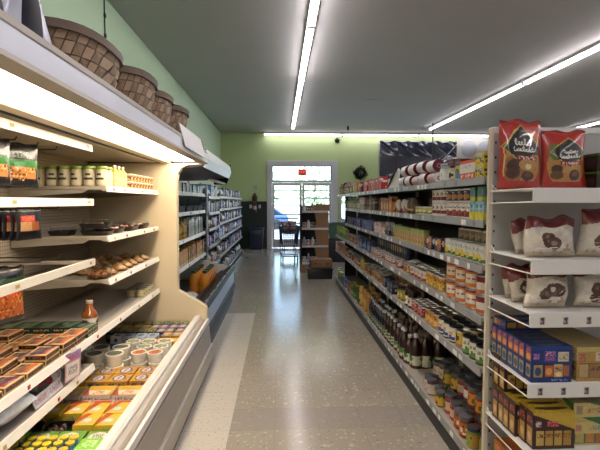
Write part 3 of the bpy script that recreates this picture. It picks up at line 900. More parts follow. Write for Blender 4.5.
for y in (W0 + .005, 8.21, 9.43, 10.63, 11.83, 12.995):
    MB().box(-1.70, y - .012, .07, -1.66, y + .004, 1.96, M['post']).build('upright', ws, smooth=0)

# ================================================================ right gondola
g = empty('gondola_shelving', (1.5, 5.2, 0)); tag(g, 'long grocery gondola of packed shelves along the right of the aisle', 'shelving')
def gb(mb, x0, y0, z0, x1, y1, z1, m): mb.box(x0 - 1.5, y0 - 5.2, z0, x1 - 1.5, y1 - 5.2, z1, m)
GX = 1.06
GY = [2.25, 3.46, 4.68, 5.90, 7.12, 8.34]
GZ = {1: 1.68, 2: 1.452, 3: 1.21, 4: .937, 5: .66, 6: .135}
b_ = MB(); gb(b_, 1.49, 2.25, .0, 1.51, 7.12, 1.86, M['spine']); gb(b_, 1.49, 7.12, 0, 1.51, 8.34, 1.86, M['spine']); b_.build('back_panel', g, smooth=0)
b_ = MB(); gb(b_, 1.24, 8.342, .0, 1.51, 8.36, 1.66, M['spine']); b_.build('end_panel', g, smooth=0)  # added dark panel, blocks the bright window behind the last bay
for i in range(5):
    for lv, z in GZ.items():
        if i == 4 and lv in (2, 3): continue
        y0, y1 = GY[i] + .002, GY[i + 1] - .002
        if i == 4 and lv == 1: y1 = 8.05
        mb = MB(); gb(mb, GX + .006, y0, z - .02, 1.487, y1, z, M['shelf'])
        s_ = mb.build('shelf' if lv < 6 else 'base_deck', g, smooth=0)
        st = MB()
        st.prism([(GX - .004 - 1.5, z - .038), (GX + .006 - 1.5, z - .038), (GX + .008 - 1.5, z + .003), (GX + .002 - 1.5, z + .003)], 'y', y0 - 5.2, y1 - 5.2, M['strip'])
        price_tags(st, y0 - 5.2, y1 - 5.2, GX - .0035 - 1.5, z - .037, z + .001, int(z * 77) + i * 13, .1, -1, dens=.62)
        st.build('price_strip', s_, smooth=0)
    mb = MB(); gb(mb, GX, GY[i], 0, GX + .015, GY[i + 1], .09, M['kick']); gb(mb, GX + .015, GY[i], .01, 1.487, GY[i + 1], .09, M['kick']); mb.build('kick_plate', g, smooth=0)
for y in GY:
    mb = MB(); gb(mb, 1.455, y - .001, .14, 1.488, y + .001, 1.86 if y < 8 else 1.7, M['post']); mb.build('upright', g, smooth=0)

# ================================================================ endcap
ec = empty('endcap_shelving', (1.52, 2.0, 0)); tag(ec, 'white endcap shelving facing the camera at the right edge', 'shelving')
def eb(mb, x0, y0, z0, x1, y1, z1, m): mb.box(x0 - 1.52, y0 - 2.0, z0, x1 - 1.52, y1 - 2.0, z1, m)
mb = MB(); eb(mb, 1.10, 2.212, .02, 1.97, 2.235, 1.92, M['endgrey']); eb(mb, 1.08, 2.205, 1.90, 1.98, 2.24, 1.93, M['endwhite']); mb.build('back_panel', ec, smooth=0)
for x in (1.058, 1.955):
    mb = MB(); eb(mb, x + .002, 2.2, 0, x + .026, 2.218, 1.925, M['post'])
    po = mb.build('upright', ec, smooth=0, bevel=.003)
    mb = MB(); eb(mb, x + .026, 2.204, 0.02, x + .045, 2.218, 1.9, M['endgrey']); sl_ = mb
    z = .12
    while z < 1.88:
        eb(sl_, x + .033, 2.2015, z, x + .040, 2.2043, z + .012, M['black']); z += .075
    sl_.build('slotted_channel', po, smooth=0)
EZ = {'A': 1.608, 'B': 1.302, 'C': 1.073, 'D': .764, 'E': .46, 'F': .2}
for k, z in EZ.items():
    mb = MB(); eb(mb, 1.072, 1.822, z - .008, 1.955, 2.19, z, M['endwhite'])
    s_ = mb.build('shelf', ec, smooth=0)
    mb = MB(); eb(mb, 1.068, 1.812, z - .062, 1.96, 1.8215, z + .002, M['endwhite']); fa = mb.build('front_fascia', s_, smooth=0, bevel=.002)
    if k in 'CDE':
        for i in range(6):
            x = 1.108 + i * .103
            tg = MB(); cells = [('fill', 'd2cdc4'), ('rect', .12, .1, .88, .9, 'a8999c'), ('ell', .62, .72, .22, .2, '3c3a4a'), ('line', .3, .75, .7, .35, .1, '3a3644'), ('rect', .15, .12, .85, .24, '4a4550'), ('ell', .35, .3, .1, .1, '8a4a50')]
            tg.grid(lambda u, v: (x - 1.52 + .026 * u, 1.8105 - 2.0, z - .05 + .036 * v), 10, 12, M['paper'], cells)
            tg.build('shelf_tag', fa, smooth=0)
    for xx in (1.07, 1.957):
        wr_ = MB()
        wr_.tube([(xx - 1.52, 2.195 - 2, z - .004), (xx - 1.52, 1.82 - 2, z - .001)], .0032, M['wire'])
        wr_.tube([(xx - 1.52, 2.195 - 2, z - .064), (xx - 1.52, 1.82 - 2, z - .058)], .0032, M['wire'])
        wr_.tube([(xx - 1.52, 2.18 - 2, z - .064), (xx - 1.52, 2.18 - 2, z + .03), (xx - 1.52, 2.13 - 2, z - .004)], .0026, M['wire'])
        wr_.build('side_wire', s_)
mb = MB(); eb(mb, 1.075, 1.85, 0, 1.95, 2.19, .13, M['kick']); mb.build('base', ec, smooth=0)

# ================================================================ what is on the shelves
def K(key, name, cat, form, art, **kw):
    PK[key] = dict(name=name, cat=cat, form=form, art=art, **kw)
def A(base, *L):
    return [('fill', base)] + list(L)
def veg(base, foot, pic, ink='5a3a2a'):
    return A(base, ('band', 0, .2, foot), ('ell', .5, .3, .28, .2, pic), ('txt', .2, .6, .8, .82, ink))
def two(top, bot, cut=.5, ink='f0ece0', pic=None):
    L = [('band', 0, cut, bot), ('txt', .15, .62, .85, .85, ink)]
    if pic: L.append(('ell', .5, cut * .6, .3, .22, pic))
    return A(top, *L)

# --- right gondola, top shelf
K('yellow_tin', 'yellow_tin', 'tin', 'box', A('d3b52a', ('dots', 0, .1, 1, .75, '3d3a26', 9, .4), ('rect', .2, .55, .8, .9, '6f93b0'), ('txt', .25, .6, .75, .85, 'e8e6d8')), w=.105, d=.09, h=.068)
K('rice_bag', 'rice_box', 'box', 'box', A('dcdcd6', ('band', .84, 1.01, 'd8532a'), ('band', 0, .3, 'd4512c'), ('txt', .1, .05, .9, .25, 'e8e2d0'), ('txt', .15, .55, .85, .75, 'b8b8ba')), w=.2, d=.07, h=.108, topc='b9432a')
K('blue_yellow_can', 'small_can', 'can', 'can', A('d9c23a', ('band', 0, .55, '5c8cbf'), ('txt', .1, .6, .9, .9, '3d3a26')), r=.045, h=.088)
K('cream_jar', 'cream_jar', 'jar', 'jar', A('cfc8a6', ('ell', .5, .5, .25, .3, '2d2a24')), r=.043, h=.1, fill='bcae88', lid='191614')
K('clear_jar', 'white_label_jar', 'jar', 'jar', A('d6dcd6', ('txt', .2, .3, .8, .7, '7b9aa8')), r=.046, h=.125, fill='a8b0a6', lid='7c9fae', lab=(.1, .7))
K('maroon_box', 'maroon_box', 'box', 'box', A('4c1626', ('txt', .2, .3, .8, .7, '9c7a88')), w=.1, d=.1, h=.038)
K('roll', 'canister', 'canister', 'roll', A('581222', ('rect', 0, .3, 1, .45, '9c6c78')), r=.046, h=.15, side=A('d9d6d8', ('txt', 0, .2, 1, .4, '7a2c3c')), end='7a2436')
K('roll_pale', 'canister', 'canister', 'roll', A('cfcbd2', ('rect', 0, .3, 1, .5, '8c3a4a')), r=.04, h=.15, side=A('c9a098', ('txt', 0, .2, 1, .4, '7a2c3c')), end='c8c4c6')
K('red_box', 'red_box', 'box', 'box', A('a8242a', ('dots', .05, .1, .95, .9, 'd88a84', 11, .22), ('txt', .15, .6, .85, .85, 'e8d8d0')), w=.16, d=.07, h=.145)
K('brick_box', 'red_brown_box', 'box', 'box', A('7c4034', ('txt', .1, .55, .9, .85, 'caa79a'), ('ell', .5, .3, .3, .2, 'b0705c')), w=.14, d=.07, h=.135)
K('orange_box', 'orange_box', 'box', 'box', A('d28a2e', ('ell', .5, .35, .35, .25, 'e8c878'), ('txt', .1, .65, .9, .9, '7a3a1c')), w=.12, d=.06, h=.15)
K('green_can', 'green_can', 'can', 'can', A('3f7a3c', ('ell', .5, .4, .3, .25, 'cdd8a8'), ('txt', .1, .7, .9, .9, 'e8ecd8')), r=.05, h=.125)
K('pink_bottle', 'pink_label_bottle', 'bottle', 'bottle', A('c8a29c', ('txt', .1, .3, .9, .7, '7a4a44')), r=.045, h=.2, fill='7c4a40', lid='a86a60')
K('dark_green_bottle', 'dark_green_bottle', 'bottle', 'bottle', A('5a7a4c', ('txt', .1, .3, .9, .7, 'c8d4b4')), r=.045, h=.19, fill='16301e', lid='1e3c26')
# --- second shelf
K('carton', 'drink_carton', 'carton', 'box', A('7fb2c8', ('band', .5, .8, 'a8cdd0'), ('band', 0, .42, 'c9bf3a'), ('diag', .2, .5, .6, 'd8d04a'), ('ell', .5, .75, .3, .12, '4a7a9c'), ('txt', .2, .45, .8, .6, '3f6a52')), w=.056, d=.056, h=.1)
K('tall_carton', 'tall_drink_carton', 'carton', 'box', A('5c8a7c', ('band', 0, .3, 'b8b048'), ('ell', .5, .6, .3, .2, '3e6a86')), w=.06, d=.056, h=.078)
K('spag_can', 'pasta_can', 'can', 'can', A('d8d0cc', ('band', 0, .45, '6a1c22'), ('ell', .5, .35, .3, .2, '8c3a2c'), ('txt', .1, .62, .9, .9, '55637c')), r=.037, h=.093)
K('navy_can', 'navy_can', 'can', 'can', A('1f2436', ('ell', .5, .42, .36, .3, 'a06a44'), ('txt', .2, .74, .8, .92, 'c8c0b8')), r=.037, h=.082)
K('maroon_can', 'white_soup_can', 'can', 'can', A('cfcac2', ('band', .12, .5, '6c1c26'), ('txt', .1, .6, .9, .88, '4a3a3a')), r=.037, h=.09)
K('small_green', 'small_green_can', 'can', 'can', A('a8a860', ('band', 0, .4, '6a7a3c'), ('ell', .5, .45, .3, .25, 'd8cc94')), r=.036, h=.062)
K('brown_jar', 'brown_jar', 'jar', 'jar', A('6a4a2c', ('ell', .5, .5, .25, .3, '8c6a40')), r=.048, h=.13, fill='3a2214', lid='2a1a12')
K('rw_pouch', 'red_white_pouch', 'pouch', 'bag', A('c9c4bc', ('diag', .4, .75, .6, 'a8362c'), ('txt', .2, .2, .8, .4, '5a5a64')), w=.085, d=.05, h=.12)
K('orange_pack', 'rust_box', 'box', 'box', A('a8683a', ('ell', .5, .4, .35, .25, 'd0a468'), ('txt', .1, .7, .9, .9, '5c2a1c')), w=.1, d=.06, h=.14)
K('dark_pack', 'dark_brown_box', 'box', 'box', A('3c2a24', ('txt', .1, .6, .9, .85, 'a8988c')), w=.1, d=.06, h=.13)
K('stripe_box', 'striped_box', 'box', 'box', A('b07a3c', ('rect', 0, 0, .3, 1, '9aa4b4'), ('txt', .4, .5, .9, .8, 'e8dcc0')), w=.11, d=.06, h=.15)
K('pale_bottle', 'pale_bottle', 'bottle', 'bottle', A('a8a890', ('txt', .1, .3, .9, .7, '4a5a3c')), r=.04, h=.16, fill='75785c', lid='b8b49c')
# --- third shelf
K('corn_can', 'white_vegetable_can', 'can', 'can', A('cdd0cc', ('band', 0, .22, '2a6a44'), ('ell', .5, .32, .26, .22, 'cfb83c'), ('ell', .3, .28, .12, .14, '3e7a3c'), ('txt', .2, .62, .8, .85, '8c9aa8')), r=.037, h=.105)
K('olive_can', 'olive_can', 'can', 'can', A('7c7056', ('band', 0, .4, '4c5a30'), ('ell', .5, .5, .3, .25, '95866a')), r=.037, h=.086)
K('mac_box', 'navy_orange_box', 'box', 'box', A('2a2c4c', ('rect', .45, .1, 1, .95, 'c98a2c'), ('ell', .28, .62, .16, .22, 'd8d8dc'), ('dots', .45, .1, 1, .6, '7c3c1c', 9, .4)), w=.115, d=.06, h=.092)
K('mix_box', 'cream_side_dish_box', 'box', 'box', A('b8b078', ('band', .78, 1.01, '8c9a58'), ('ell', .5, .35, .34, .24, '9c4a2c'), ('ell', .5, .38, .2, .12, 'd0a860'), ('txt', .15, .6, .85, .75, '6a2c1c')), w=.068, d=.045, h=.125, topc='8c9a58')
K('wn_box', 'white_navy_box', 'box', 'box', A('c4c6d0', ('band', .0, .4, '23284c'), ('ell', .5, .6, .25, .2, '3a4474')), w=.1, d=.06, h=.13)
K('wr_box', 'white_red_box', 'box', 'box', A('cabdb8', ('ell', .5, .4, .35, .25, '8c3a3a'), ('txt', .1, .7, .9, .9, '6a2c3a')), w=.12, d=.06, h=.12)
K('blue_box', 'blue_box', 'box', 'box', A('3a4a7a', ('txt', .1, .6, .9, .85, 'b8c0d4'), ('ell', .5, .35, .3, .2, '7c8cb0')), w=.1, d=.06, h=.12)
K('navy_box', 'navy_box', 'box', 'box', A('242c4c', ('txt', .1, .6, .9, .85, '9aa4b8')), w=.09, d=.06, h=.11)
# --- fourth shelf
K('redtop_can', 'red_top_can', 'can', 'can', A('d0ccc4', ('band', .72, 1.01, '7a2430'), ('band', 0, .2, 'c06a3c')), r=.046, h=.108)
K('tomato_can', 'large_tomato_can', 'can', 'can', A('c9762e', ('rect', .42, .2, .9, .78, 'd3cec4'), ('ell', .2, .3, .16, .2, 'b8402a'), ('ell', .2, .75, .18, .14, 'd09a3c'), ('dots', 0, .0, .4, 1, '3f6a34', 8, .25), ('band', .86, 1.01, '8c3026'), ('txt', .5, .4, .85, .6, '9a5a4a')), r=.053, h=.116)
K('yellow_can', 'yellow_vegetable_can', 'can', 'can', A('bc8a34', ('ell', .5, .3, .35, .22, 'd8b850'), ('dots', .1, .1, .9, .5, '6a7a34', 9, .3), ('txt', .1, .65, .9, .88, '6a3a1c')), r=.04, h=.104)
K('white_red_can', 'white_red_can', 'can', 'can', A('c8bcb4', ('band', 0, .38, '8c3a34'), ('txt', .1, .55, .9, .85, '6a4a54')), r=.037, h=.088)
K('brown_can', 'brown_can', 'can', 'can', A('8c6a44', ('ell', .5, .35, .3, .25, 'c49a60'), ('txt', .1, .65, .9, .88, 'd8ccb4')), r=.037, h=.09)
K('pink_can', 'pink_label_can', 'can', 'can', A('c4aaa8', ('band', 0, .32, '9c4c50'), ('ell', .5, .55, .25, .2, '7c3c4c'), ('txt', .1, .8, .9, .95, '4a3a4a')), r=.036, h=.084)
K('slate_can', 'slate_blue_can', 'can', 'can', A('2c3850', ('ell', .5, .5, .25, .3, '5c6a84')), r=.036, h=.1, dark=True)
K('blue_pack', 'blue_pack', 'box', 'box', A('465a86', ('ell', .5, .4, .3, .25, 'a8b4c8')), w=.09, d=.06, h=.13)
K('rust_can', 'rust_can', 'can', 'can', A('7c4a34', ('ell', .5, .4, .3, .25, 'b08a5c'), ('txt', .1, .7, .9, .9, 'c8b49c')), r=.04, h=.11)
K('green_carton', 'green_carton', 'carton', 'box', A('8c9c3c', ('band', 0, .4, '4c7a34'), ('txt', .1, .5, .9, .8, 'd8dca8')), w=.09, d=.06, h=.16)
# --- fifth shelf
K('gw_can', 'green_white_can', 'can', 'can', A('cfcfc0', ('band', 0, .22, '5c8a3c'), ('dots', 0, .2, 1, .4, '4a7a34', 8, .4), ('txt', .15, .55, .85, .8, '7c8a6c')), r=.041, h=.105, dark=True)
K('yb_can', 'yellow_black_can', 'can', 'can', A('c9a82e', ('ell', .5, .6, .28, .25, '2c2430'), ('band', 0, .25, 'b0763c')), r=.04, h=.104)
K('wb_can', 'white_blue_can', 'can', 'can', A('d4d2c8', ('ell', .5, .25, .34, .15, '2c4a8c'), ('ell', .5, .6, .18, .1, 'c06a8c'), ('dots', .1, .45, .9, .75, 'c8b44a', 9, .2)), r=.043, h=.106, dark=True)
K('orange_can', 'orange_fruit_can', 'can', 'can', A('c28434', ('ell', .5, .35, .32, .24, 'd8b060'), ('txt', .1, .65, .9, .9, '5a3a2a')), r=.041, h=.106)
K('red_can', 'red_can', 'can', 'can', A('7c2428', ('ell', .5, .4, .3, .22, 'b0605a'), ('txt', .1, .7, .9, .9, 'd8c0b4')), r=.037, h=.09)
K('preserve_jar', 'dark_preserve_jar', 'jar', 'jar', A('cdc9b8', ('ell', .5, .5, .2, .28, '6a6a5c'), ('txt', .1, .1, .9, .25, '5a4a3c')), r=.041, h=.15, fill='26120e', lid='3a2018', lab=(.12, .6))
K('gold_can', 'gold_can', 'can', 'can', A('cbb02e', ('ell', .5, .5, .25, .25, 'e0d488')), r=.04, h=.1, dark=True)
K('tan_can', 'tan_can', 'can', 'can', A('a0784a', ('ell', .5, .4, .3, .25, '6a3a24'), ('txt', .1, .7, .9, .9, 'd8c8a8')), r=.039, h=.106)
K('amber_jar', 'amber_jar', 'jar', 'jar', A('a89868', ('txt', .1, .2, .9, .8, '4a3a24')), r=.042, h=.15, fill='50281a', lid='6a5a3c')
K('yellow_bag', 'yellow_bag', 'bag', 'bag', A('b8a83c', ('ell', .5, .5, .3, .2, '7c7a30')), w=.12, d=.06, h=.16)
# --- base deck
K('pepper_jar', 'pepper_jar', 'jar', 'jar', A('c8a83a', ('ell', .5, .35, .3, .3, '5c8a34'), ('ell', .4, .25, .14, .18, 'b83c24'), ('txt', .1, .7, .9, .9, '4a3a1c')), r=.04, h=.125, fill='7c8a3c', lid='2c3444', lid_r=.98, lab=(.1, .7))
K('salsa_jar', 'salsa_jar', 'jar', 'jar', A('c8842e', ('band', 0, .25, '8c2a24'), ('dots', 0, .2, 1, .6, '4a7a30', 8, .3), ('txt', .1, .7, .9, .9, '4a2a1c')), r=.04, h=.13, fill='8c3c24', lid='5a5e66', lid_r=.98, lab=(.08, .72))
K('redtrim_jar', 'red_trim_jar', 'jar', 'jar', A('d0c8bc', ('band', 0, .16, '9c1c30'), ('band', .86, 1.01, '9c1c30'), ('txt', .2, .4, .8, .7, 'a8846c')), r=.039, h=.125, fill='9c3440', lid='4a4e58', lid_r=.98, lab=(.08, .74))
K('pink_jar', 'white_label_spread_jar', 'jar', 'jar', A('cabfb8', ('txt', .2, .3, .8, .6, '8c6a64')), r=.038, h=.11, fill='5c3c34', lid='4c5058', lid_r=.98, lab=(.1, .72))
K('olive_jar', 'olive_jar', 'jar', 'jar', A('b89a34', ('ell', .5, .4, .25, .3, '34402a'), ('txt', .1, .75, .9, .92, '3a2c1c')), r=.035, h=.115, fill='4c5a24', lid='50545a', lid_r=.98, lab=(.1, .7))
K('juice_bottle', 'dark_juice_bottle', 'bottle', 'bottle', A('c8ccb8', ('band', .0, .16, '4a2418'), ('ell', .5, .75, .36, .22, '4a7a3c'), ('ell', .4, .62, .14, .14, '9c3c30'), ('txt', .2, .25, .8, .5, '4a4a44')), r=.052, h=.275, fill='2a1210', lid='dcd9dc', lab=(.05, .38))
K('juice_bottle_dark', 'dark_cap_juice_bottle', 'bottle', 'bottle', A('c8ccb8', ('ell', .5, .75, .36, .22, '4a7a3c')), r=.052, h=.275, fill='2a1210', lid='6a5e50', lab=(.05, .38))
K('grape_bottle', 'slim_juice_bottle', 'bottle', 'bottle', A('6a7a6c', ('txt', .1, .3, .9, .7, 'b8c0b0')), r=.043, h=.255, fill='141626', lid='d4d4dc', lab=(.08, .42))
K('tan_bottle', 'tan_bottle', 'bottle', 'bottle', A('c49a5c', ('txt', .1, .3, .9, .7, '7c4a24')), r=.045, h=.27, fill='a8743c', lid='c8a468', neck=.5, lab=(.1, .6))
K('green_bottle', 'green_bottle', 'bottle', 'bottle', A('5c8a3c', ('txt', .1, .3, .9, .7, 'c8d8a0')), r=.045, h=.22, fill='2c4a20', lid='b8b030', lab=(.08, .5))
K('mustard_bottle', 'mustard_bottle', 'bottle', 'bottle', A('a8a838', ('txt', .1, .3, .9, .7, '4a5a2c')), r=.04, h=.2, fill='8c8428', lid='c8b82e')

GRX = GX + .012
RIGHT = [
 # level, y0, y1, key, label, rows, layers, dz, dx
 (1, 2.28, 2.385, 'yellow_tin', '{o} flowery yellow tin beside the endcap, top gondola shelf', 1, 2),
 (1, 2.40, 2.60, 'rice_bag', 'white box with orange-red ends on top gondola shelf', 1, 1),
 (1, 2.61, 2.70, 'blue_yellow_can', 'blue and yellow can on top shelf left of white orange box', 1, 1),
 (1, 2.71, 2.80, 'cream_jar', 'cream label jar with dark lid on top gondola shelf', 1, 1),
 (1, 2.82, 3.01, 'clear_jar', '{o} white-label glass jar with blue lid on top gondola shelf', 1, 1),
 (1, 4.66, 5.66, 'red_box', '{o} bright red box on top gondola shelf beyond the leaning board', 1, 1),
 (1, 5.68, 6.0, 'brick_box', '{o} brick-red box on the top shelf beyond red boxes', 1, 1),
 (1, 6.02, 6.4, 'orange_box', '{o} orange box on the top gondola shelf', 1, 1),
 (1, 6.42, 6.98, 'green_can', '{o} green can on the top gondola shelf', 1, 1),
 (1, 7.0, 7.32, 'pink_bottle', '{o} pink-label bottle near top shelf far end', 1, 1),
 (1, 7.34, 7.72, 'dark_green_bottle', '{o} dark green bottle near top shelf far end', 1, 1),
 (1, 7.75, 8.03, 'pink_bottle', '{o} pink-label bottle past the green bottles on top shelf', 1, 1),
 (2, 2.275, 2.455, 'carton', '{o} blue and yellow drink carton, second gondola shelf, beside endcap', 1, 1),
 (2, 2.275, 2.46, 'tall_carton', '{o} blue-green carton stacked on the drink cartons', 1, 1, .1015),
 (2, 2.475, 2.84, 'spag_can', '{o} white and dark red pasta can, second gondola shelf', 1, 1),
 (2, 2.475, 2.84, 'navy_can', '{o} navy can stacked on the pasta cans', 1, 1, .0945),
 (2, 2.86, 3.1, 'maroon_can', '{o} white can with maroon band, second gondola shelf', 1, 2),
 (2, 3.12, 3.5, 'small_green', '{o} small green-yellow can, second gondola shelf', 1, 1),
 (2, 3.12, 3.5, 'brown_jar', '{o} dark brown jar behind the small green cans', 1, 1, 0, .1),
 (2, 3.52, 3.74, 'brown_jar', '{o} brown jar beside small green cans, second shelf', 1, 1),
 (2, 3.76, 4.16, 'rw_pouch', '{o} red and white pouch, second gondola shelf', 1, 1),
 (2, 4.2, 4.78, 'orange_pack', '{o} rust-orange box, second gondola shelf', 1, 1),
 (2, 4.8, 5.2, 'dark_pack', '{o} dark brown box, second gondola shelf', 1, 1),
 (2, 5.22, 5.92, 'stripe_box', '{o} orange and grey striped box, second gondola shelf', 1, 1),
 (2, 5.95, 7.08, 'pale_bottle', '{o} pale bottle, far end of second gondola shelf', 1, 1),
 (3, 2.28, 2.84, 'corn_can', '{o} white and green vegetable can, third gondola shelf', 1, 1),
 (3, 2.26, 2.84, 'olive_can', '{o} olive-brown can behind the white green cans', 1, 2, 0, .085),
 (3, 2.87, 3.22, 'mac_box', '{o} navy and orange box, third gondola shelf', 1, 1),
 (3, 3.24, 4.12, 'mix_box', '{o} cream side-dish box with red dish, third gondola shelf', 1, 1),
 (3, 4.14, 4.56, 'wn_box', '{o} white and navy box, third gondola shelf', 1, 1),
 (3, 4.6, 5.1, 'wr_box', '{o} white and red box, third gondola shelf', 1, 1),
 (3, 5.12, 6.1, 'blue_box', '{o} blue box, third gondola shelf', 1, 1),
 (3, 6.12, 7.08, 'navy_box', '{o} navy box, far end of third gondola shelf', 1, 1),
 (4, 2.285, 2.385, 'redtop_can', '{o} red-top white can beside the post, fourth gondola shelf', 1, 2),
 (4, 2.4, 2.84, 'tomato_can', '{o} large tomato can, fourth gondola shelf', 1, 2),
 (4, 2.87, 3.22, 'yellow_can', '{o} yellow-orange vegetable can, fourth gondola shelf', 1, 1),
 (4, 2.87, 3.22, 'brown_jar', '{o} dark jar behind the yellow cans, fourth shelf', 1, 1, 0, .09),
 (4, 3.24, 3.6, 'white_red_can', '{o} white and red can, fourth gondola shelf', 2, 1),
 (4, 3.62, 3.92, 'brown_can', '{o} brown can, fourth gondola shelf', 2, 1),
 (4, 3.94, 5.2, 'pink_can', '{o} pink-label can, fourth gondola shelf', 1, 1),
 (4, 3.98, 5.2, 'slate_can', '{o} slate-blue can behind the pink cans', 1, 2, 0, .08),
 (4, 5.23, 6.0, 'blue_pack', '{o} blue pack, fourth gondola shelf', 1, 1),
 (4, 6.03, 7.08, 'rust_can', '{o} rust can, fourth gondola shelf', 1, 1),
 (4, 7.15, 8.3, 'green_carton', '{o} yellow-green carton at far end of fourth gondola shelf', 1, 1),
 (5, 2.285, 2.55, 'gw_can', '{o} white and green can, fifth gondola shelf', 2, 1),
 (5, 2.56, 2.66, 'yb_can', '{o} yellow and black can, fifth gondola shelf', 2, 1),
 (5, 2.67, 2.95, 'wb_can', '{o} white can with blue oval, fifth gondola shelf', 2, 1),
 (5, 2.96, 3.22, 'orange_can', '{o} orange fruit can, fifth gondola shelf', 2, 1),
 (5, 3.24, 3.56, 'red_can', '{o} dark red can, fifth gondola shelf', 2, 1),
 (5, 3.58, 3.84, 'preserve_jar', '{o} dark jar with white label, fifth gondola shelf', 2, 1),
 (5, 3.86, 4.12, 'gold_can', '{o} golden yellow can, fifth gondola shelf', 1, 1),
 (5, 3.88, 4.6, 'amber_jar', '{o} amber jar in the back row, fifth shelf', 1, 1, 0, .1),
 (5, 4.14, 4.6, 'navy_box', '{o} navy box, fifth gondola shelf', 1, 1),
 (5, 4.62, 5.6, 'tan_can', '{o} tan can, fifth gondola shelf', 2, 1),
 (5, 5.63, 5.9, 'yellow_bag', '{o} yellow bag, fifth gondola shelf', 1, 1),
 (5, 5.93, 7.08, 'rust_can', '{o} rust-coloured can, fifth gondola shelf', 1, 1),
 (5, 7.15, 8.3, 'orange_pack', '{o} rust box at far end of fifth gondola shelf', 1, 1),
 (6, 2.28, 2.48, 'pepper_jar', '{o} pepper jar with slate lid, bottom gondola deck', 3, 1),
 (6, 2.49, 2.69, 'salsa_jar', '{o} orange salsa jar, bottom gondola deck', 3, 1),
 (6, 2.70, 2.89, 'redtrim_jar', '{o} red-trim white label jar, bottom gondola deck', 3, 1),
 (6, 2.90, 3.08, 'olive_jar', '{o} yellow-label olive jar, bottom gondola deck', 3, 1),
 (6, 3.09, 3.26, 'pink_jar', '{o} white-label spread jar, bottom gondola deck', 3, 1),
 (6, 3.6, 4.5, 'juice_bottle', '{o} white-cap dark juice bottle on the bottom deck', 1, 1),
 (6, 3.6, 4.5, 'juice_bottle_dark', '{o} brown-cap juice bottle behind the white-cap bottles', 2, 1, 0, .115),
 (6, 4.53, 5.3, 'grape_bottle', '{o} slim white-cap black juice bottle on the bottom deck', 2, 1),
 (6, 5.33, 5.95, 'tan_bottle', '{o} tan bottle on the bottom deck', 2, 1),
 (6, 5.97, 6.5, 'green_bottle', '{o} green bottle on the bottom deck', 1, 1),
 (6, 6.52, 7.1, 'amber_jar', '{o} amber jar on the bottom deck', 1, 1),
 (6, 7.15, 7.7, 'blue_pack', '{o} blue pack on the bottom deck far end', 1, 1),
 (6, 7.72, 8.3, 'green_carton', '{o} green carton at the bottom deck far end', 1, 1),
]
for r_ in RIGHT:
    lv, y0, y1, key, lb, rows, layers = r_[:7]
    dz = r_[7] if len(r_) > 7 else 0
    dx_ = r_[8] if len(r_) > 8 else 0
    run(key, y0, y1, GZ[lv] + dz, GRX + dx_, 'R', lb, rows, layers, jit=(.001 if dz or layers > 1 else .006), rzj=(.01 if PK[key]['form'] == 'box' else .3) if layers == 1 and not dz else .01, flav=(3 if y0 > 3.5 or lv == 6 else 0), back_layers=(2 if lv == 6 and y1 < 3.3 else None))
# canisters lying in a heap on the top shelf
zt = GZ[1] + .001
for j, cw in enumerate(('aisle-side', 'inner')):
    for i in range(5):
        put('roll_pale' if i in (0, 2) else 'roll', GRX + .05 + j * .095, 3.14 + i * .19 + j * .04, zt, 0, ORD[i] + ' %s canister of the lower layer on top shelf' % cw, 'canisters lying on the top shelf', True)
    for i in range(4):
        put('roll', GRX + .05 + j * .095, 3.15 + i * .23 + j * .05, zt + (.0805 if i == 0 else .0925), 0, ORD[i] + ' %s maroon-ended canister of the upper layer' % cw, 'canisters lying on the top shelf', True)
put('maroon_box', GRX + .06, 2.655, zt + .0895, -PI / 2, 'flat maroon box lying on the blue and yellow can', None)
put('maroon_box', GRX + .06, 2.765, zt + .1015, -PI / 2, 'flat maroon box lying on the cream label jar', None)
lb_ = MB(); lb_.prism([(0, 0), (.42, 0), (.42, .02), (.05, .185), (.03, .185)], 'x', 0, .012, M['endwhite']); 
o = lb_.build('leaning_board', smooth=0); o.location = (GRX + .05, 4.12, zt)
lb2 = MB(); lb2.prism([(.0, .0), (.02, 0), (.05, .19), (.03, .19)], 'x', 0, .004, M['black'])
lb2 = MB(); lb2.tube([(-.006, .43, .01), (-.006, .045, .195)], .008, M['black'], 6).build('dark_edge', o)
tag(o, 'grey-white slanted board with dark edge on top gondola shelf', 'board')

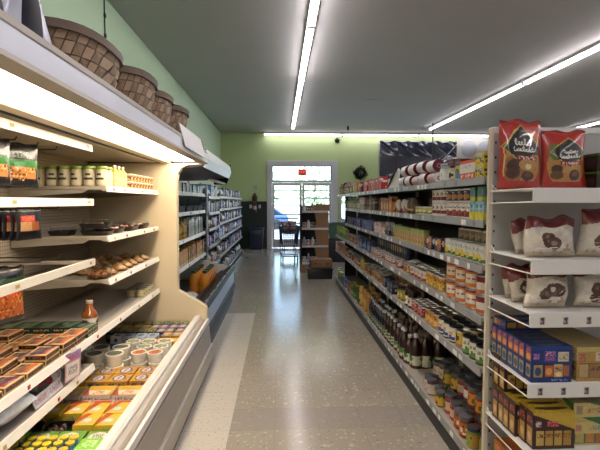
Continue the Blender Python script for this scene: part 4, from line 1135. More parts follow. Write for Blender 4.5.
# ================================================================ endcap goods
brick = 'a3231b'
def script(u0, v0, w, h, loops, c, wd=.009, ph=0.0):
    """a line of slanted handwriting-like strokes"""
    P = []
    for i in range(loops * 7 + 1):
        t = i / (loops * 7); q = 2 * PI * loops * t + ph
        tall = 1.0 if int(t * loops + .01) % 3 == 0 else .5
        P.append((u0 + w * t + .035 * math.cos(q) , v0 + h * t * .12 + h * .5 * tall * (1 + math.sin(q))))
    return [('line', *P[i], *P[i + 1], wd, c) for i in range(len(P) - 1)]
redart = A(brick, ('ell', .5, .4, .43, .36, 'a8793c'), ('ell', .8, .72, .16, .14, 'c0642c'), ('ell', .3, .3, .25, .2, '8a5a30'),
           ('dia', .47, .62, .47, .30, 'b59a5c'), ('dia', .47, .62, .44, .275, '2c3a1c'), ('dia', .47, .62, .40, .25, '141414'), ('rect', .2, .5, .9, .62, '161616'),
           *script(.3, .62, .36, .085, 5, 'e0dcd6'), *script(.28, .535, .5, .06, 7, 'e0dcd6', .008, 1.0),
           ('rect', .34, .41, .84, .48, '7c1c24'), ('txt', .38, .425, .8, .468, 'd8b8a8'),
           ('ell', .27, .34, .15, .09, '3c2216'), ('ell', .27, .23, .15, .08, '4a2a1a'), ('ell', .6, .35, .22, .08, 'b08450'), ('ell', .62, .33, .08, .04, 'd8c8a0'), ('ell', .62, .2, .15, .07, '3a2014'), ('ell', .62, .22, .1, .035, '5a3826'),
           ('line', .08, .2, .06, .6, .014, 'c8a868'), ('line', .06, .6, .3, .82, .014, 'c8a868'), ('line', .3, .82, .38, .84, .014, 'c8a868'), ('band', 0, .13, brick), ('band', .965, 1.01, '7c1a16'))
redart2 = A(brick, ('ell', .5, .4, .43, .36, 'a8793c'), ('ell', .25, .62, .14, .14, '4a6a2c'),
           ('dia', .56, .62, .44, .27, 'b59a5c'), ('dia', .56, .62, .41, .245, '2c3a1c'), ('dia', .56, .62, .37, .22, '141414'), ('rect', .28, .5, .86, .6, '161616'),
           *script(.44, .61, .3, .05, 6, 'd8d4cc', .007), *script(.34, .525, .46, .06, 7, 'e0dcd6', .009, .6),
           ('rect', .34, .41, .84, .47, '7c1c24'), ('txt', .38, .42, .8, .46, 'd8b8a8'),
           ('ell', .28, .34, .13, .07, '3c2216'), ('ell', .28, .24, .14, .07, '5a3a22'), ('ell', .55, .33, .16, .06, 'b08450'), ('ell', .66, .24, .12, .09, '3a2014'), ('ell', .66, .26, .07, .045, '6a4630'),
           ('band', 0, .13, brick), ('band', .97, 1.01, '7c1a16'))
K('red_bag_a', 'red_cookie_bag', 'bag', 'bag', redart, w=.22, d=.075, h=.345, n=70, seed=1.0, slump=.25, back=A(brick))
K('red_bag_b', 'red_cookie_bag', 'bag', 'bag', redart2, w=.225, d=.075, h=.295, n=70, seed=2.3, slump=.15, back=A(brick))
put('red_bag_a', 1.165, 2.115, EZ['A'] + .001, .04, 'taller red cookie bag with black diamond, left on endcap top shelf', None, True, -.03, .04)
put('red_bag_b', 1.40, 2.12, EZ['A'] + .001, -.03, 'shorter red cookie bag with black diamond, right on endcap top shelf', None, True, -.05, -.01)
K('black_tin', 'dark_cookie_tub', 'tub', 'box', A('1a1512', ('band', .86, 1.01, '4a5a20'), ('txt', .15, .4, .85, .7, '4a3428'), ('ell', .5, .3, .3, .15, '3a2418')), w=.15, d=.11, h=.088, n=30, mat=M['plas'])
for k, wd in enumerate(('lower', 'upper')):
    put('black_tin', 1.60, 2.12, EZ['A'] + .001 + k * .089, .02, wd + ' dark tub of the pair right of the red bags', None, True)
def white_bag(seed, pic, crim=.80):
    crim -= .05
    rr = random.Random(seed); L = [('band', crim, 1.01, '6a1420'), ('line', 0, crim - .02, .25, crim + .04, .05, '6a1420'), ('txt', .3, crim - .1, .8, crim - .06, 'a8a098'), ('band', 0, .14, 'bfb098')]
    for i in range(pic):
        u, v = .42 + rr.uniform(-.12, .25), .36 + rr.uniform(-.1, .14)
        L += [('ell', u, v, .15, .15, '4a2a1e'), ('ell', u, v, .07, .06, rr.choice(('7a5a48', 'c8b8ac', 'd0ccc8')))]
    L += [('dots', .1, .1, .9, .3, 'a8926c', 14, .2), ('line', .15, .2, .5, .24, .012, 'e8e4de')]
    return A('cfc9c0', *L)
K('wbag1', 'white_cookie_bag', 'bag', 'bag', white_bag(1, 3), w=.235, d=.13, h=.185, n=56, slump=.55, lump=.2, seed=3.1, back=A('c8c0b4'))
K('wbag2', 'white_cookie_bag', 'bag', 'bag', white_bag(2, 2, .78), w=.235, d=.13, h=.225, n=56, slump=.55, lump=.2, seed=4.4, back=A('c8c0b4'))
K('wbag3', 'white_cookie_bag', 'bag', 'bag', white_bag(5, 5, .84), w=.2, d=.12, h=.185, n=56, slump=.55, lump=.2, seed=5.2, back=A('c8c0b4'))
K('wbag4', 'white_cookie_bag', 'bag', 'bag', white_bag(8, 5, .9), w=.2, d=.12, h=.18, n=56, slump=.55, lump=.2, seed=6.6, back=A('c8c0b4'))
K('wbag5', 'white_cookie_bag', 'bag', 'bag', white_bag(11, 3, .72), w=.16, d=.07, h=.17, n=34, slump=.55, lump=.2, seed=7.7, back=A('c8c0b4'))
zB, zC = EZ['B'] + .001, EZ['C'] + .001
put('wbag1', 1.215, 1.915, zB, 0, 'white cookie bag with maroon top, front left of second endcap shelf', None, True, -.12)
put('wbag2', 1.465, 1.92, zB, -.02, 'taller white cookie bag at the right of second endcap shelf', None, True, -.08)
put('wbag5', 1.185, 2.055, zB, .25, 'crumpled cookie bag leaning behind, second endcap shelf left', None, True, -.1)
put('wbag3', 1.20, 1.915, zC, .05, 'white cookie bag with brown cookies, left front of third endcap shelf', None, True, -.1)
put('wbag4', 1.425, 1.92, zC, -.03, 'white cookie bag with brown cookies, right on third endcap shelf', None, True, -.1)
for i in range(2):
    put('wbag5', 1.17 + .01 * i, 2.03 + .085 * i, zC, .1 * i, ('first', 'second')[i] + ' maroon-topped cookie bag behind, third endcap shelf left', None, True, -.08)
# boxes of snack packs on the fourth and fifth endcap shelf
blue_front = A('1d3570', ('band', .9, 1.01, '24408a'), ('rect', .32, .56, .62, .88, '2a4a9a'), ('txt', .34, .6, .6, .72, 'c05a78'), ('txt', .34, .74, .6, .85, 'dc8a9c'), ('rect', .66, .58, .92, .84, 'c9bfa8'), ('txt', .68, .62, .9, .78, '8a7a78'), ('rect', .04, .62, .2, .8, '3a5cae'), ('txt', .05, .65, .19, .78, 'd86a7a'),
               ('rect', .06, .14, .94, .5, '182a58'), ('rect', .34, .16, .54, .46, 'b8602c'), ('ell', .44, .3, .08, .1, 'd89a50'), ('rect', .57, .14, .78, .5, 'c0a468'), ('txt', .6, .3, .76, .42, '7a3a4a'), ('ell', .68, .22, .08, .06, 'e0cfa0'), ('rect', .8, .16, .93, .46, 'a0623c'), ('rect', .06, .14, .28, .48, 'a88c5c'), ('ell', .17, .3, .08, .12, '2c4a6c'), ('txt', .5, .03, .92, .09, '8a9cc4'))
blue_side = A('1d3570', ('rect', .1, .58, .9, .8, 'c06a34'), ('txt', .15, .83, .85, .95, 'd86a7a'), ('ell', .5, .68, .3, .08, 'd8a468'), ('rect', .15, .12, .85, .46, 'a89a74'), ('ell', .5, .28, .26, .12, '3a5c6a'))
blue_top = A('16284f', ('txt', .2, .2, .8, .6, '6a7aa4'), ('rect', .1, .7, .9, .95, '3a3c4c'))
K('blue_pack_box', 'blue_snack_box', 'box', 'box', blue_front, side=blue_side, top=blue_top, w=.18, d=.05, h=.16, n=64)
tan_front = A('a88a50', ('band', .86, 1.01, 'b8a868'), ('rect', .04, .58, .2, .8, '8a6a4c'), ('txt', .05, .6, .2, .76, 'd06a70'), ('rect', .45, .6, 1, .85, 'c8c4b0'), ('txt', .5, .64, .95, .8, '6a6a5c'), ('rect', .04, .1, .96, .54, '7c6038'), ('rect', .06, .12, .28, .5, 'b09a6c'), ('rect', .32, .12, .6, .5, '94744c'), ('rect', .64, .12, .92, .5, 'a8905c'), ('txt', .34, .3, .9, .44, '54402c'))
K('tan_pack_box', 'tan_snack_box', 'box', 'box', tan_front, w=.185, d=.05, h=.152, n=64, topc='94855a')
zD = EZ['D'] + .001
BN = ['front', 'second', 'third', 'fourth', 'fifth', 'sixth', 'seventh']
for i in range(7):
    put('blue_pack_box', 1.177 + R.uniform(-.003, .003), 1.853 + i * .0512, zD, R.uniform(-.008, .008), BN[i] + ' blue snack box of the row on fourth endcap shelf', 'row of blue snack boxes', True)
for i in range(6):
    put('tan_pack_box', 1.385 + R.uniform(-.003, .003), 1.856 + i * .0515, zD, R.uniform(-.008, .008), BN[i] + ' tan snack box right of the blue boxes', 'row of tan snack boxes', True)
K('blue_flat', 'blue_flat_box', 'box', 'box', A('1d3570', ('rect', .05, .2, .3, .85, 'b08a44'), ('rect', .35, .2, .55, .85, 'a05a3c'), ('txt', .6, .3, .95, .8, '8a7aa4')), top=blue_top, w=.18, d=.11, h=.045, n=40)
put('blue_flat', 1.185, 2.125, zD + .1615, .02, 'flat blue box lying on the rearmost blue snack boxes', None, True)
yf = A('3a2420', ('band', .76, 1.01, '3a2420'), ('diag', .95, 1.6, .42, 'c0a43c'), ('rect', .06, .6, .2, .76, '8a6a7c'), ('txt', .07, .62, .2, .74, 'd8d0d0'), ('txt', .34, .62, .62, .76, 'd0606c'), ('rect', .06, .08, .94, .52, '2e1c18'), ('rect', .08, .1, .27, .5, 'c0a45a'), ('rect', .3, .1, .48, .5, 'ae9048'), ('rect', .52, .1, .7, .5, 'b89a50'), ('rect', .74, .1, .92, .5, 'a4863c'), ('txt', .1, .3, .9, .42, '7c4c2c'))
ys = A('3a2420', ('rect', .1, .08, .9, .55, 'b4904a'), ('txt', .15, .65, .85, .85, 'c86a70'), ('ell', .5, .3, .25, .12, 'd8b888'))
yt = A('b89c34', ('ell', .55, .8, .4, .3, '3a2420'), ('txt', .1, .15, .5, .35, 'd8c468'))
K('choc_box', 'brown_yellow_snack_box', 'box', 'box', yf, side=ys, top=yt, w=.19, d=.052, h=.165, n=60)
zE = EZ['E'] + .001
for i in range(8):
    put('choc_box', (1.2 if i < 2 else 1.18) + R.uniform(-.004, .004), 1.862 + i * .0532 if i < 6 else 1.862 + (i - 2) * .0532, zE + (.166 if i > 5 else 0), R.uniform(-.008, .008), (BN[i] + ' brown and yellow snack box on fifth endcap shelf') if i < 6 else '%s brown yellow snack box stacked on the rearmost ones' % ('front', 'rear')[i - 6], 'brown and yellow snack boxes', True)
gf = A('c4b474', ('band', .8, 1.01, 'b8a868'), ('diag', 1.1, 1.9, .6, '2c6a3c'), ('rect', .06, .5, .2, .72, '9c8a74'), ('txt', .07, .53, .19, .7, 'c86a6c'), ('txt', .4, .5, .75, .7, '6a8aa0'), ('rect', .04, .06, .96, .42, '3a6a5c'), ('rect', .06, .08, .27, .4, 'b0a060'), ('rect', .3, .08, .5, .4, 'b8803c'), ('rect', .54, .08, .72, .4, 'a8623c'), ('rect', .76, .08, .94, .4, 'b09a58'))
K('green_pack_box', 'cream_green_snack_box', 'box', 'box', gf, top=A('a8a080', ('txt', .1, .3, .6, .6, '8c8a70'), ('ell', 1.0, .2, .3, .5, '2c6a3c')), w=.2, d=.17, h=.13, n=50)
K('green_flat_box', 'cream_green_flat_box', 'box', 'box', A('c4b474', ('diag', 1.3, 2.2, .9, '2c6a3c'), ('txt', .3, .3, .6, .7, 'a87a6c'), ('rect', .06, .2, .2, .8, '9c8a74')), top=A('a8a080', ('txt', .1, .3, .6, .6, '8c8a70'), ('rect', .3, 0, .6, 1, '8a8468')), w=.21, d=.19, h=.065, n=50)
put('green_pack_box', 1.405, 1.945, zE, .01, 'cream and green snack box, lower one on fifth endcap shelf', None, True)
put('green_flat_box', 1.405, 1.95, zE + .131, .02, 'flat cream and green box stacked on the snack box', None, True)
K('orange_flat', 'orange_snack_box', 'box', 'box', A('b0622a', ('txt', .1, .5, .9, .85, 'd8a468'), ('rect', .08, .1, .92, .4, '8a4420')), w=.19, d=.07, h=.15, n=40)
for i in range(4):
    put('orange_flat', 1.185, 1.88 + i * .074, EZ['F'] + .001, .01, BN[i] + ' orange snack box on the lowest endcap shelf', 'orange snack boxes', True)

# ================================================================ goods in the near case
# jars with green lids on the top shelf of the far bay
K('sauce_jar', 'cream_sauce_jar', 'jar', 'jar', A('c8bfa4', ('ell', .5, .68, .1, .09, '3a3428'), ('rect', .36, .3, .64, .42, '2a2a2c'), ('txt', .3, .44, .7, .58, '8c846c')), r=.038, h=.135, fill='c9bd98', lid='7f9c3c', lid_r=.95, lab=(.1, .74), rep=1)
for i in range(7):
    for j in range(2):
        o = put('sauce_jar', -1.20 - i * .082, 3.04 + j * .085, Z1 + .001, R.uniform(-.5, .5), ORD[i].replace('nearest', 'from the aisle') if i else 'first', None, True)
        w_ = ['first', 'second', 'third', 'fourth', 'fifth', 'sixth', 'seventh'][i]
        o['label'] = '%s green-lid cream sauce jar from the aisle, %s row' % (w_, ('near', 'far')[j]); o['group'] = 'green-lid sauce jars'
K('squeeze', 'yellow_dressing_bottle', 'bottle', 'bottle', A('d8cf90', ('txt', .1, .3, .9, .7, 'a8a048')), r=.032, h=.16, fill='d0c060', lid='e4e0d0', lab=(.1, .5))
for i in range(3):
    put('squeeze', -1.20, 3.27 + i * .08, Z1 + .001, PI / 2, ORD[i] + ' yellow dressing bottle beyond the green-lid jars', 'yellow dressing bottles', True)
K('nut_tub', 'brown_relish_jar', 'jar', 'jar', A('c49a5c', ('dots', 0, 0, 1, 1, '5c3018', 7, .45)), r=.036, h=.058, fill='a8703c', lid='d8d0b8', lid_r=1.0, lab=(.1, .75))
for i in range(8):
    for k in range(2):
        put('nut_tub', -1.20, 3.56 + i * .078, Z1 + .001 + k * .059, PI / 2, ORD[i] + ' ' + ('lower', 'upper')[k] + ' brown relish jar on the case top shelf', 'stacked brown relish jars', True)
# second shelf: black trays with clear covers
def tray(name, x, y, z, w, d, h, food, label, cover=True, rz=0, group=None):
    t = empty(name, (x, y, z), rz); tag(t, label, 'tray', group)
    n = 14
    def ring(sx, sy, zz): return [(sx * math.copysign(abs(math.cos(a)) ** .5, math.cos(a)), sy * math.copysign(abs(math.sin(a)) ** .5, math.sin(a)), zz) for a in [2 * PI * i / 28 for i in range(28)]]
    def loft(mb, rings, m, cols=None, cap0=True, cap1=True):
        v = [p for r in rings for p in r]; f = []
        for i in range(len(rings) - 1):
            for k in range(28):
                f.append((i * 28 + k, i * 28 + (k + 1) % 28, (i + 1) * 28 + (k + 1) % 28, (i + 1) * 28 + k))
        if cap0: f.append(tuple(range(28))[::-1])
        if cap1: f.append(tuple(range((len(rings) - 1) * 28, len(rings) * 28)))
        mb.faces(v, f, m, cols)
    b = MB(); loft(b, [ring(w * .42, d * .42, 0), ring(w * .49, d * .49, h * .55), ring(w * .5, d * .5, h * .55), ring(w * .5, d * .5, h * .6), ring(w * .47, d * .47, h * .6), ring(w * .44, d * .44, h * .3)], M['blackpl'])
    b.build('tray_base', t)
    fb = MB()
    rr = random.Random(len(label))
    for i in range(10):
        px, py = rr.uniform(-.33, .33) * w, rr.uniform(-.33, .33) * d
        s_ = MB(); s_.lathe([(0, h * .31), (w * .08, h * .34), (w * .09, h * .5), (w * .05, h * .66), (0, h * .68)], M['plas'], 8, px, py, col=rr.choice(food)); fb.faces(s_.v, s_.f, M['plas'], s_.c)
    fb.build('food', t)['kind'] = 'stuff'
    if cover:
        c = MB(); loft(c, [ring(w * .485, d * .485, h * .605), ring(w * .44, d * .44, h * .95), ring(w * .38, d * .38, h)], M['film_clear'], cap0=False)
        c.build('clear_cover', t)
    return t
pinks = ('c8a090', 'b87868', 'd8c0b0', '8c3c30'); darks = ('2a1c18', '4a3024', '6a4a34'); breads = ('8a5428', 'a86a34', 'b8824c', '6a3c1c')
zz = Z2 + .001
tray('meal_tray', -1.50, 3.10, zz, .16, .16, .055, darks, 'small black tray at the back left of the second case shelf')
tray('meal_tray', -1.27, 3.12, zz, .2, .18, .05, darks, 'lower black tray of the stack, second case shelf')
tray('meal_tray', -1.28, 3.12, zz + .0505, .2, .18, .055, darks, 'upper black tray of the stack, second case shelf')
tray('meal_tray', -1.28, 3.36, zz, .2, .2, .06, pinks, 'black tray of pink food with clear lid, nearest on second case shelf')
tray('meal_tray', -1.27, 3.62, zz, .22, .25, .06, pinks, 'long black tray of pink food, middle of second case shelf')
tray('meal_tray', -1.27, 3.91, zz, .22, .25, .06, pinks, 'black tray of pink food nearest the cream end panel')
# third shelf: rolls and pastries in clear clamshells
def roll_bag(x, y, z, r, label, seed):
    t = empty('bread_roll', (x, y, z)); tag(t, label, 'bread', 'baked rolls on the third case shelf')
    rr = random.Random(seed); s_ = MB()
    def fn(u, v):
        a = 2 * PI * u; q = math.sin(PI * (v * .5)) if v < 1 else 1
        rad = r * (math.cos((v - .15) * PI / 2 * 1.17) if v > .15 else (.82 + 1.2 * v)) * (1 + .05 * math.sin(3 * a + seed))
        rad = max(0, min(r * 1.05, rad))
        return (rad * math.cos(a) * 1.15, rad * math.sin(a), r * 1.05 * v)
    cs = [('fill', rr.choice(('c08c54', 'b07c46', 'c89c68'))), ('band', 0, .25, '7c4c26'), ('dots', 0, .4, 1, 1, 'd0b080', 12, .3)]
    s_.grid(fn, 18, 9, M['plas'], cs); s_.build('crust', t, smooth=60)
    c = MB(); c.grid(lambda u, v: tuple(Vector(fn(u, v)) * 1.08 + Vector((0, 0, .0))), 14, 7, M['film_clear']); c.build('clear_wrap', t, smooth=60)
k = 0
for j in range(3):
    for i in range(6):
        y = 3.2 + i * .155 + R.uniform(-.02, .02); x = -1.24 - j * .15 + R.uniform(-.015, .015)
        roll_bag(x, y, Z3 + .001, R.uniform(.055, .066), '%s wrapped bread roll of %s row, third case shelf' % (ORD[i], ('front', 'middle', 'back')[j]), k); k += 1
t = empty('pastry_tub', (-1.235, 3.04, Z3 + .001)); tag(t, 'round clear tub of brown pastries at near corner of third case shelf', 'tub')
MB().lathe([(.07, 0), (.075, .004), (.082, .06), (.084, .062), (.084, .075), (.07, .088), (0, .09)], M['film_clear'], 24).build('clear_tub', t)
fd = MB()
for i in range(9):
    a = i * 2.4; s_ = MB(); s_.lathe([(0, .004), (.022, .01), (.026, .03), (.015, .046), (0, .05)], M['plas'], 8, .045 * math.cos(a) * (i > 0), .045 * math.sin(a) * (i > 0), col=R.choice(breads)); fd.faces(s_.v, s_.f, M['plas'], s_.c)
fd.build('pastries', t)['kind'] = 'stuff'
# fourth shelf: cream cups, a syrup bottle, flat packs
K('cream_cup', 'pale_dip_jar', 'jar', 'jar', A('c9bd94', ('ell', .5, .5, .2, .25, '8c8450')), r=.036, h=.075, fill='c0b48a', lid='6a6a58', lid_r=1.0)
for i in range(4):
    for j in range(2):
        put('cream_cup', -1.21 - j * .08, 3.84 + i * .08, Z4 + .001, PI / 2, ORD[i] + (' front', ' rear')[j] + ' pale dip jar beside the cream end panel', 'pale dip jars', True)
K('syrup', 'syrup_bottle', 'bottle', 'bottle', A('d8d2c4', ('ell', .5, .55, .3, .25, '5c3020'), ('txt', .2, .15, .8, .3, '8c3a3a')), r=.048, h=.185, fill='7c3c0c', lid='c8bca0', sh=.5, neck=.34, lab=(.08, .4), mat=M['amber'])
PK['syrup']['rep'] = 3
put('syrup', -1.235, 2.88, Z4 + .001, -.3, 'amber syrup bottle with white label standing among the flat packs', None, True)
def flat_art(a, b, c):
    return A('d2b486', ('rect', .13, .12, .87, .88, a), ('rect', .13, .12, .87, .36, b), ('diag', .62, .86, .5, c), ('diag', .98, 1.06, .5, 'b89468'), ('ell', .45, .6, .2, .14, '6a5a5c'), ('txt', .3, .14, .7, .28, 'b8a090'))
fs = A('c29c68', ('rect', .04, .2, .96, .8, '1c1416'), ('txt', .2, .3, .8, .7, '8c4a24'))
K('flat_orange', 'flat_meat_pack', 'pack', 'box', fs, top=flat_art('221c20', 'b04c20', 'b8642a'), w=.142, d=.104, h=.028, n=34)
K('flat_purple', 'flat_meat_pack', 'pack', 'box', fs, top=flat_art('2c2236', '8c3226', '4a3058'), w=.142, d=.104, h=.028, n=34)
K('flat_green', 'flat_green_pack', 'pack', 'box', A('1c2c24', ('txt', .1, .3, .9, .7, 'b8a878')), top=A('1a3228', ('rect', .08, .05, .92, .4, '2f5a48'), ('diag', .5, .58, .5, 'b8a880'), ('ell', .6, .65, .2, .16, '5c8070')), w=.15, d=.113, h=.026, n=30)
rowname = ['aisle-edge', 'second', 'third', 'back']
for j in range(4):
    for i in range(9):
        y = 1.3 + i * .163; x = -1.215 - j * .125
        key = R.choice(('flat_orange', 'flat_orange', 'flat_purple'))
        lb_ = '%s flat %s meat pack, %s column of the case shelf' % (ORD[i], 'orange' if key == 'flat_orange' else 'purple', rowname[j])
        put(key, x + R.uniform(-.004, .004), y + R.uniform(-.004, .004), Z4 + .002, PI / 2 + R.uniform(-.05, .05), lb_, 'flat meat packs', True)
        if R.random() < .62: put(key, x + R.uniform(-.006, .006), y + R.uniform(-.006, .006), Z4 + .031, PI / 2 + R.uniform(-.07, .07), lb_.replace('flat ', 'upper flat ', 1), 'flat meat packs', True)
for j in range(4):
    for i in range(1):
        put('flat_green', -1.33 - j * .12, 2.78 + i * .165, Z4 + .002, PI / 2 + R.uniform(-.05, .05), '%s flat green pack around the syrup bottle' % rowname[j], 'flat green packs', True)
        put('flat_green', -1.33 - j * .12, 2.78 + i * .165, Z4 + .029, PI / 2 + R.uniform(-.05, .05), '%s upper flat green pack around the syrup bottle' % rowname[j], 'flat green packs', True)
put('flat_green', -1.215, 2.74, Z4 + .002, PI / 2, 'flat green pack in front of the syrup bottle, aisle edge', 'flat green packs', True)
put('flat_green', -1.215, 2.74, Z4 + .029, PI / 2, 'upper flat green pack in front of the syrup bottle', 'flat green packs', True)
# promotional card hanging on the price rail
pc = MB(); pc.grid(lambda u, v: (0, -.06 + .12 * u, -.155 * (1 - v)), 44, 56, M['paper'], A('d8a8b0', ('rect', .08, .06, .92, .62, 'e8e2da'), ('band', .66, 1.01, '9c8cb4'), ('txt', .15, .7, .85, .9, 'c04a5c'), ('txt', .2, .2, .8, .5, '8c8488')))
pc.box(-.0015, -.02, -.004, .0005, .02, .02, M['rail'])
o = pc.build('promotion_card'); o.location = (-1.13, 2.42, .735); o.rotation_euler = (0, .06, -.25); tag(o, 'pink and white promotion card hanging from the price rail', 'card')
# lower near-bay shelf
zl = .556
K('meat_pack', 'brown_meat_pack', 'pack', 'bag', A('6a3a2a', ('dots', 0, 0, 1, 1, '9a6a4c', 8, .4), ('ell', .5, .5, .3, .25, '4a241c')), w=.14, d=.075, h=.12, n=24)
for i in range(4):
    for j in range(3):
        put('meat_pack', -1.25 - j * .16, 2.45 + i * .075, zl + .035, PI / 2 - .1, ORD[i] + (' front', ' rear', ' rearmost')[j] + ' brown meat pack on the lowest near shelf', 'brown meat packs', True, -1.15)
rd = MB(); rd.grid(lambda u, v: (.075 * v * math.cos(2 * PI * u), -.012, .08 + .075 * v * math.sin(2 * PI * u)), 24, 8, M['plas'], A('c9c4c0'))
s_ = MB(); s_.lathe([(.076, -.012), (.082, 0), (.078, .03), (0, .034)], M['film_clear'], 24); rd.faces([(a, c_, b + .082) for a, b, c_ in s_.v], s_.f, M['film_clear'])
for (cx, cz, rx, rz_, cc) in ((0, .095, .03, .04, 'b02a2c'), (-.02, .06, .014, .025, 'b02a2c'), (.02, .06, .014, .02, 'b02a2c')):
    rd.grid(lambda u, v: (cx + rx * v * math.cos(2 * PI * u), -.0135, cz + rz_ * v * math.sin(2 * PI * u)), 16, 3, M['paper'], A(cc))
o = rd.build('round_deli_pack'); o.location = (-1.22, 2.3, zl + .002); o.rotation_euler = (-.25, 0, .7); tag(o, 'round clear deli pack with red emblem standing on the lowest near shelf', 'pack')
K('ice_bag', 'white_frozen_bag', 'bag', 'bag', A('d4d6d8', ('ell', .55, .3, .26, .2, '3a5ca0'), ('ell', .62, .26, .13, .1, 'c8506c'), ('rect', .1, .08, .35, .2, '4a8a6c'), ('dots', .1, .5, .9, .9, 'b8bcc4', 9, .3)), w=.26, d=.15, h=.24, n=40, seed=1.4)
put('ice_bag', -1.15, 1.95, zl + .075, PI / 2 - .1, 'white bag with blue and red emblem on the lowest near shelf', None, True, -1.4)
K('ice_bag2', 'white_frozen_bag', 'bag', 'bag', A('d4d6d8', ('ell', .5, .5, .25, .18, 'a8acb4'), ('dots', .1, .1, .9, .9, 'bcc0c8', 9, .3)), w=.3, d=.16, h=.2, n=40, seed=2.9)
put('ice_bag2', -1.2, 1.58, zl + .085, PI / 2 - .2, 'plain white bag nearer than the emblem bag, lowest near shelf', None, True, -1.4)
for i, y in enumerate((2.165, 2.3)):
    pl = MB(); pl.grid(lambda u, v: (0, -.065 + .13 * u, .055 * v), 64, 16, M['paper'], A('d8d4d4', ('txt', .1, .25, .9, .75, 'b8788c')))
    pl.box(-.002, -.066, 0, -.0005, .066, .055, M['housing'])
    o = pl.build('price_placard'); o.location = (-1.163, y, .561); o.rotation_euler = (0, -.35, 0); tag(o, ('nearer', 'farther')[i] + ' white price placard leaning on the lowest near shelf', 'placard')
# hanging snack bags of the near bay
snack = A('0c0d11', ('band', .42, .62, '2f7a34'), ('rect', .1, .2, .9, .46, 'b87a3c'), ('dots', .1, .14, .9, .44, 'e0c08c', 26, .3), ('dots', .1, .14, .9, .44, '6a3a1c', 23, .25), ('band', 0, .12, '0c0d11'), ('txt', .2, .66, .8, .8, '5a6a5c'), ('line', .1, .8, .16, .6, .02, 'c8ccd0'))
K('snack_bag', 'hanging_snack_bag', 'bag', 'bag', snack, w=.215, d=.05, h=.22, n=60, seed=.7)
K('snack_bag_or', 'hanging_snack_bag', 'bag', 'bag', A('0c0d11', ('rect', .06, .12, .94, .58, 'b85c22'), ('dots', .06, .12, .94, .58, 'd89a50', 25, .3), ('dots', .06, .12, .94, .58, '7c3414', 22, .25), ('band', .7, .82, '2c4a34'), ('txt', .2, .5, .8, .6, 'd84a2c')), w=.22, d=.055, h=.27, n=60, seed=1.9)
K('jerky_bag', 'hanging_jerky_bag', 'bag', 'bag', A('14141c', ('rect', .12, .28, .88, .6, 'c89a68'), ('rect', .55, .28, .88, .6, 'b0622c'), ('rect', .15, .58, .7, .8, 'b83a40'), ('txt', .2, .62, .65, .76, 'd8783c')), w=.16, d=.022, h=.155, n=36, seed=1.2)
def hang(key, y, zbar, x, rz, label, group):
    h = PK[key]['h']
    put(key, x, y, zbar - .037 - h, rz, label, group, True)
for i, y in enumerate((2.33, 2.11, 1.88)):
    for j in range(3):
        hang('snack_bag', y - .07, 1.88, -1.30 - j * .07, PI / 2 - .35 + R.uniform(-.1, .1), ('%s black snack bag with green band, %s on its hook' % (('farthest', 'middle', 'nearest')[i], ('first', 'second', 'third')[j])), 'snack bags on the upper bar')
for j in range(12):
    hang('jerky_bag', 2.30 + R.uniform(-.01, .01), 1.55, -1.28 - j * .034, PI / 2 - .2 + R.uniform(-.08, .08), '%s black meat-snack bag from the front of middle hook' % ('first second third fourth fifth sixth seventh eighth ninth tenth eleventh twelfth'.split()[j]), 'snack bags on the middle bar')
for i, y in enumerate((2.14, 1.9)):
    for j in range(3):
        hang('snack_bag_or', y, 1.27, -1.32 - j * .07, PI / 2 - .3 + R.uniform(-.1, .1), '%s black snack bag with orange window, %s on lower hook' % (('farther', 'nearer')[i], ('first', 'second', 'third')[j]), 'snack bags on the lower bar')
# bottom deck
zd = .333
def deck(key, y, xs, label, layers=1, rz=PI / 2, jit=.004, z=zd):
    w, d_, h = size(key)
    cw = ['aisle-side', 'second', 'third', 'fourth', 'fifth', 'sixth', 'seventh', 'eighth', 'ninth']
    for k in range(layers):
        for i, x in enumerate(xs):
            lv = '' if layers == 1 else (' lower', ' upper', ' topmost')[k]
            put(key, x - .033 + R.uniform(-jit, jit), y + R.uniform(-jit, jit), z + .001 + k * (h + .001), rz + R.uniform(-.03, .03), (cw[i] + lv + ' ' + label), label, True)
def top(a, b, c):
    return A(a, ('rect', .06, .08, .5, .92, b), ('ell', .66, .5, .22, .3, c), ('txt', .1, .3, .45, .7, 'e8e2d0'))
K('kit_green', 'green_lunch_pack', 'pack', 'box', A('2c4038', ('txt', .1, .3, .9, .7, 'c8b050')), top=top('b0a050', '24342c', '4a6a5c'), w=.11, d=.075, h=.085, n=24)
K('kit_yellow', 'yellow_cheese_pack', 'pack', 'box', A('c08a2c', ('txt', .1, .3, .9, .7, '3a5a8a')), top=top('c4922c', '6a7a90', 'd8b860'), w=.11, d=.075, h=.085, n=24)
K('kit_blue', 'blue_lunch_pack', 'pack', 'box', A('3a5c94', ('txt', .1, .3, .9, .7, 'd8c8a0')), top=top('46689c', 'b87a4c', 'c4bca8'), w=.11, d=.075, h=.085, n=24)
xs8 = [-.855 - .083 * i for i in range(8)]
deck('kit_green', 4.14, xs8, 'dark green lunch pack in the row against the end panel')
deck('kit_blue', 4.015, xs8[:4], 'blue lunch pack, second row from the end panel')
deck('kit_yellow', 4.015, xs8[4:], 'yellow cheese pack, second row from end panel')
deck('kit_blue', 3.89, xs8[:3], 'blue lunch pack, third row from the end panel')
deck('kit_green', 3.89, xs8[3:], 'green lunch pack, third row from the end panel')
deck('kit_yellow', 3.765, xs8[:2], 'yellow cheese pack, fourth row from end panel')
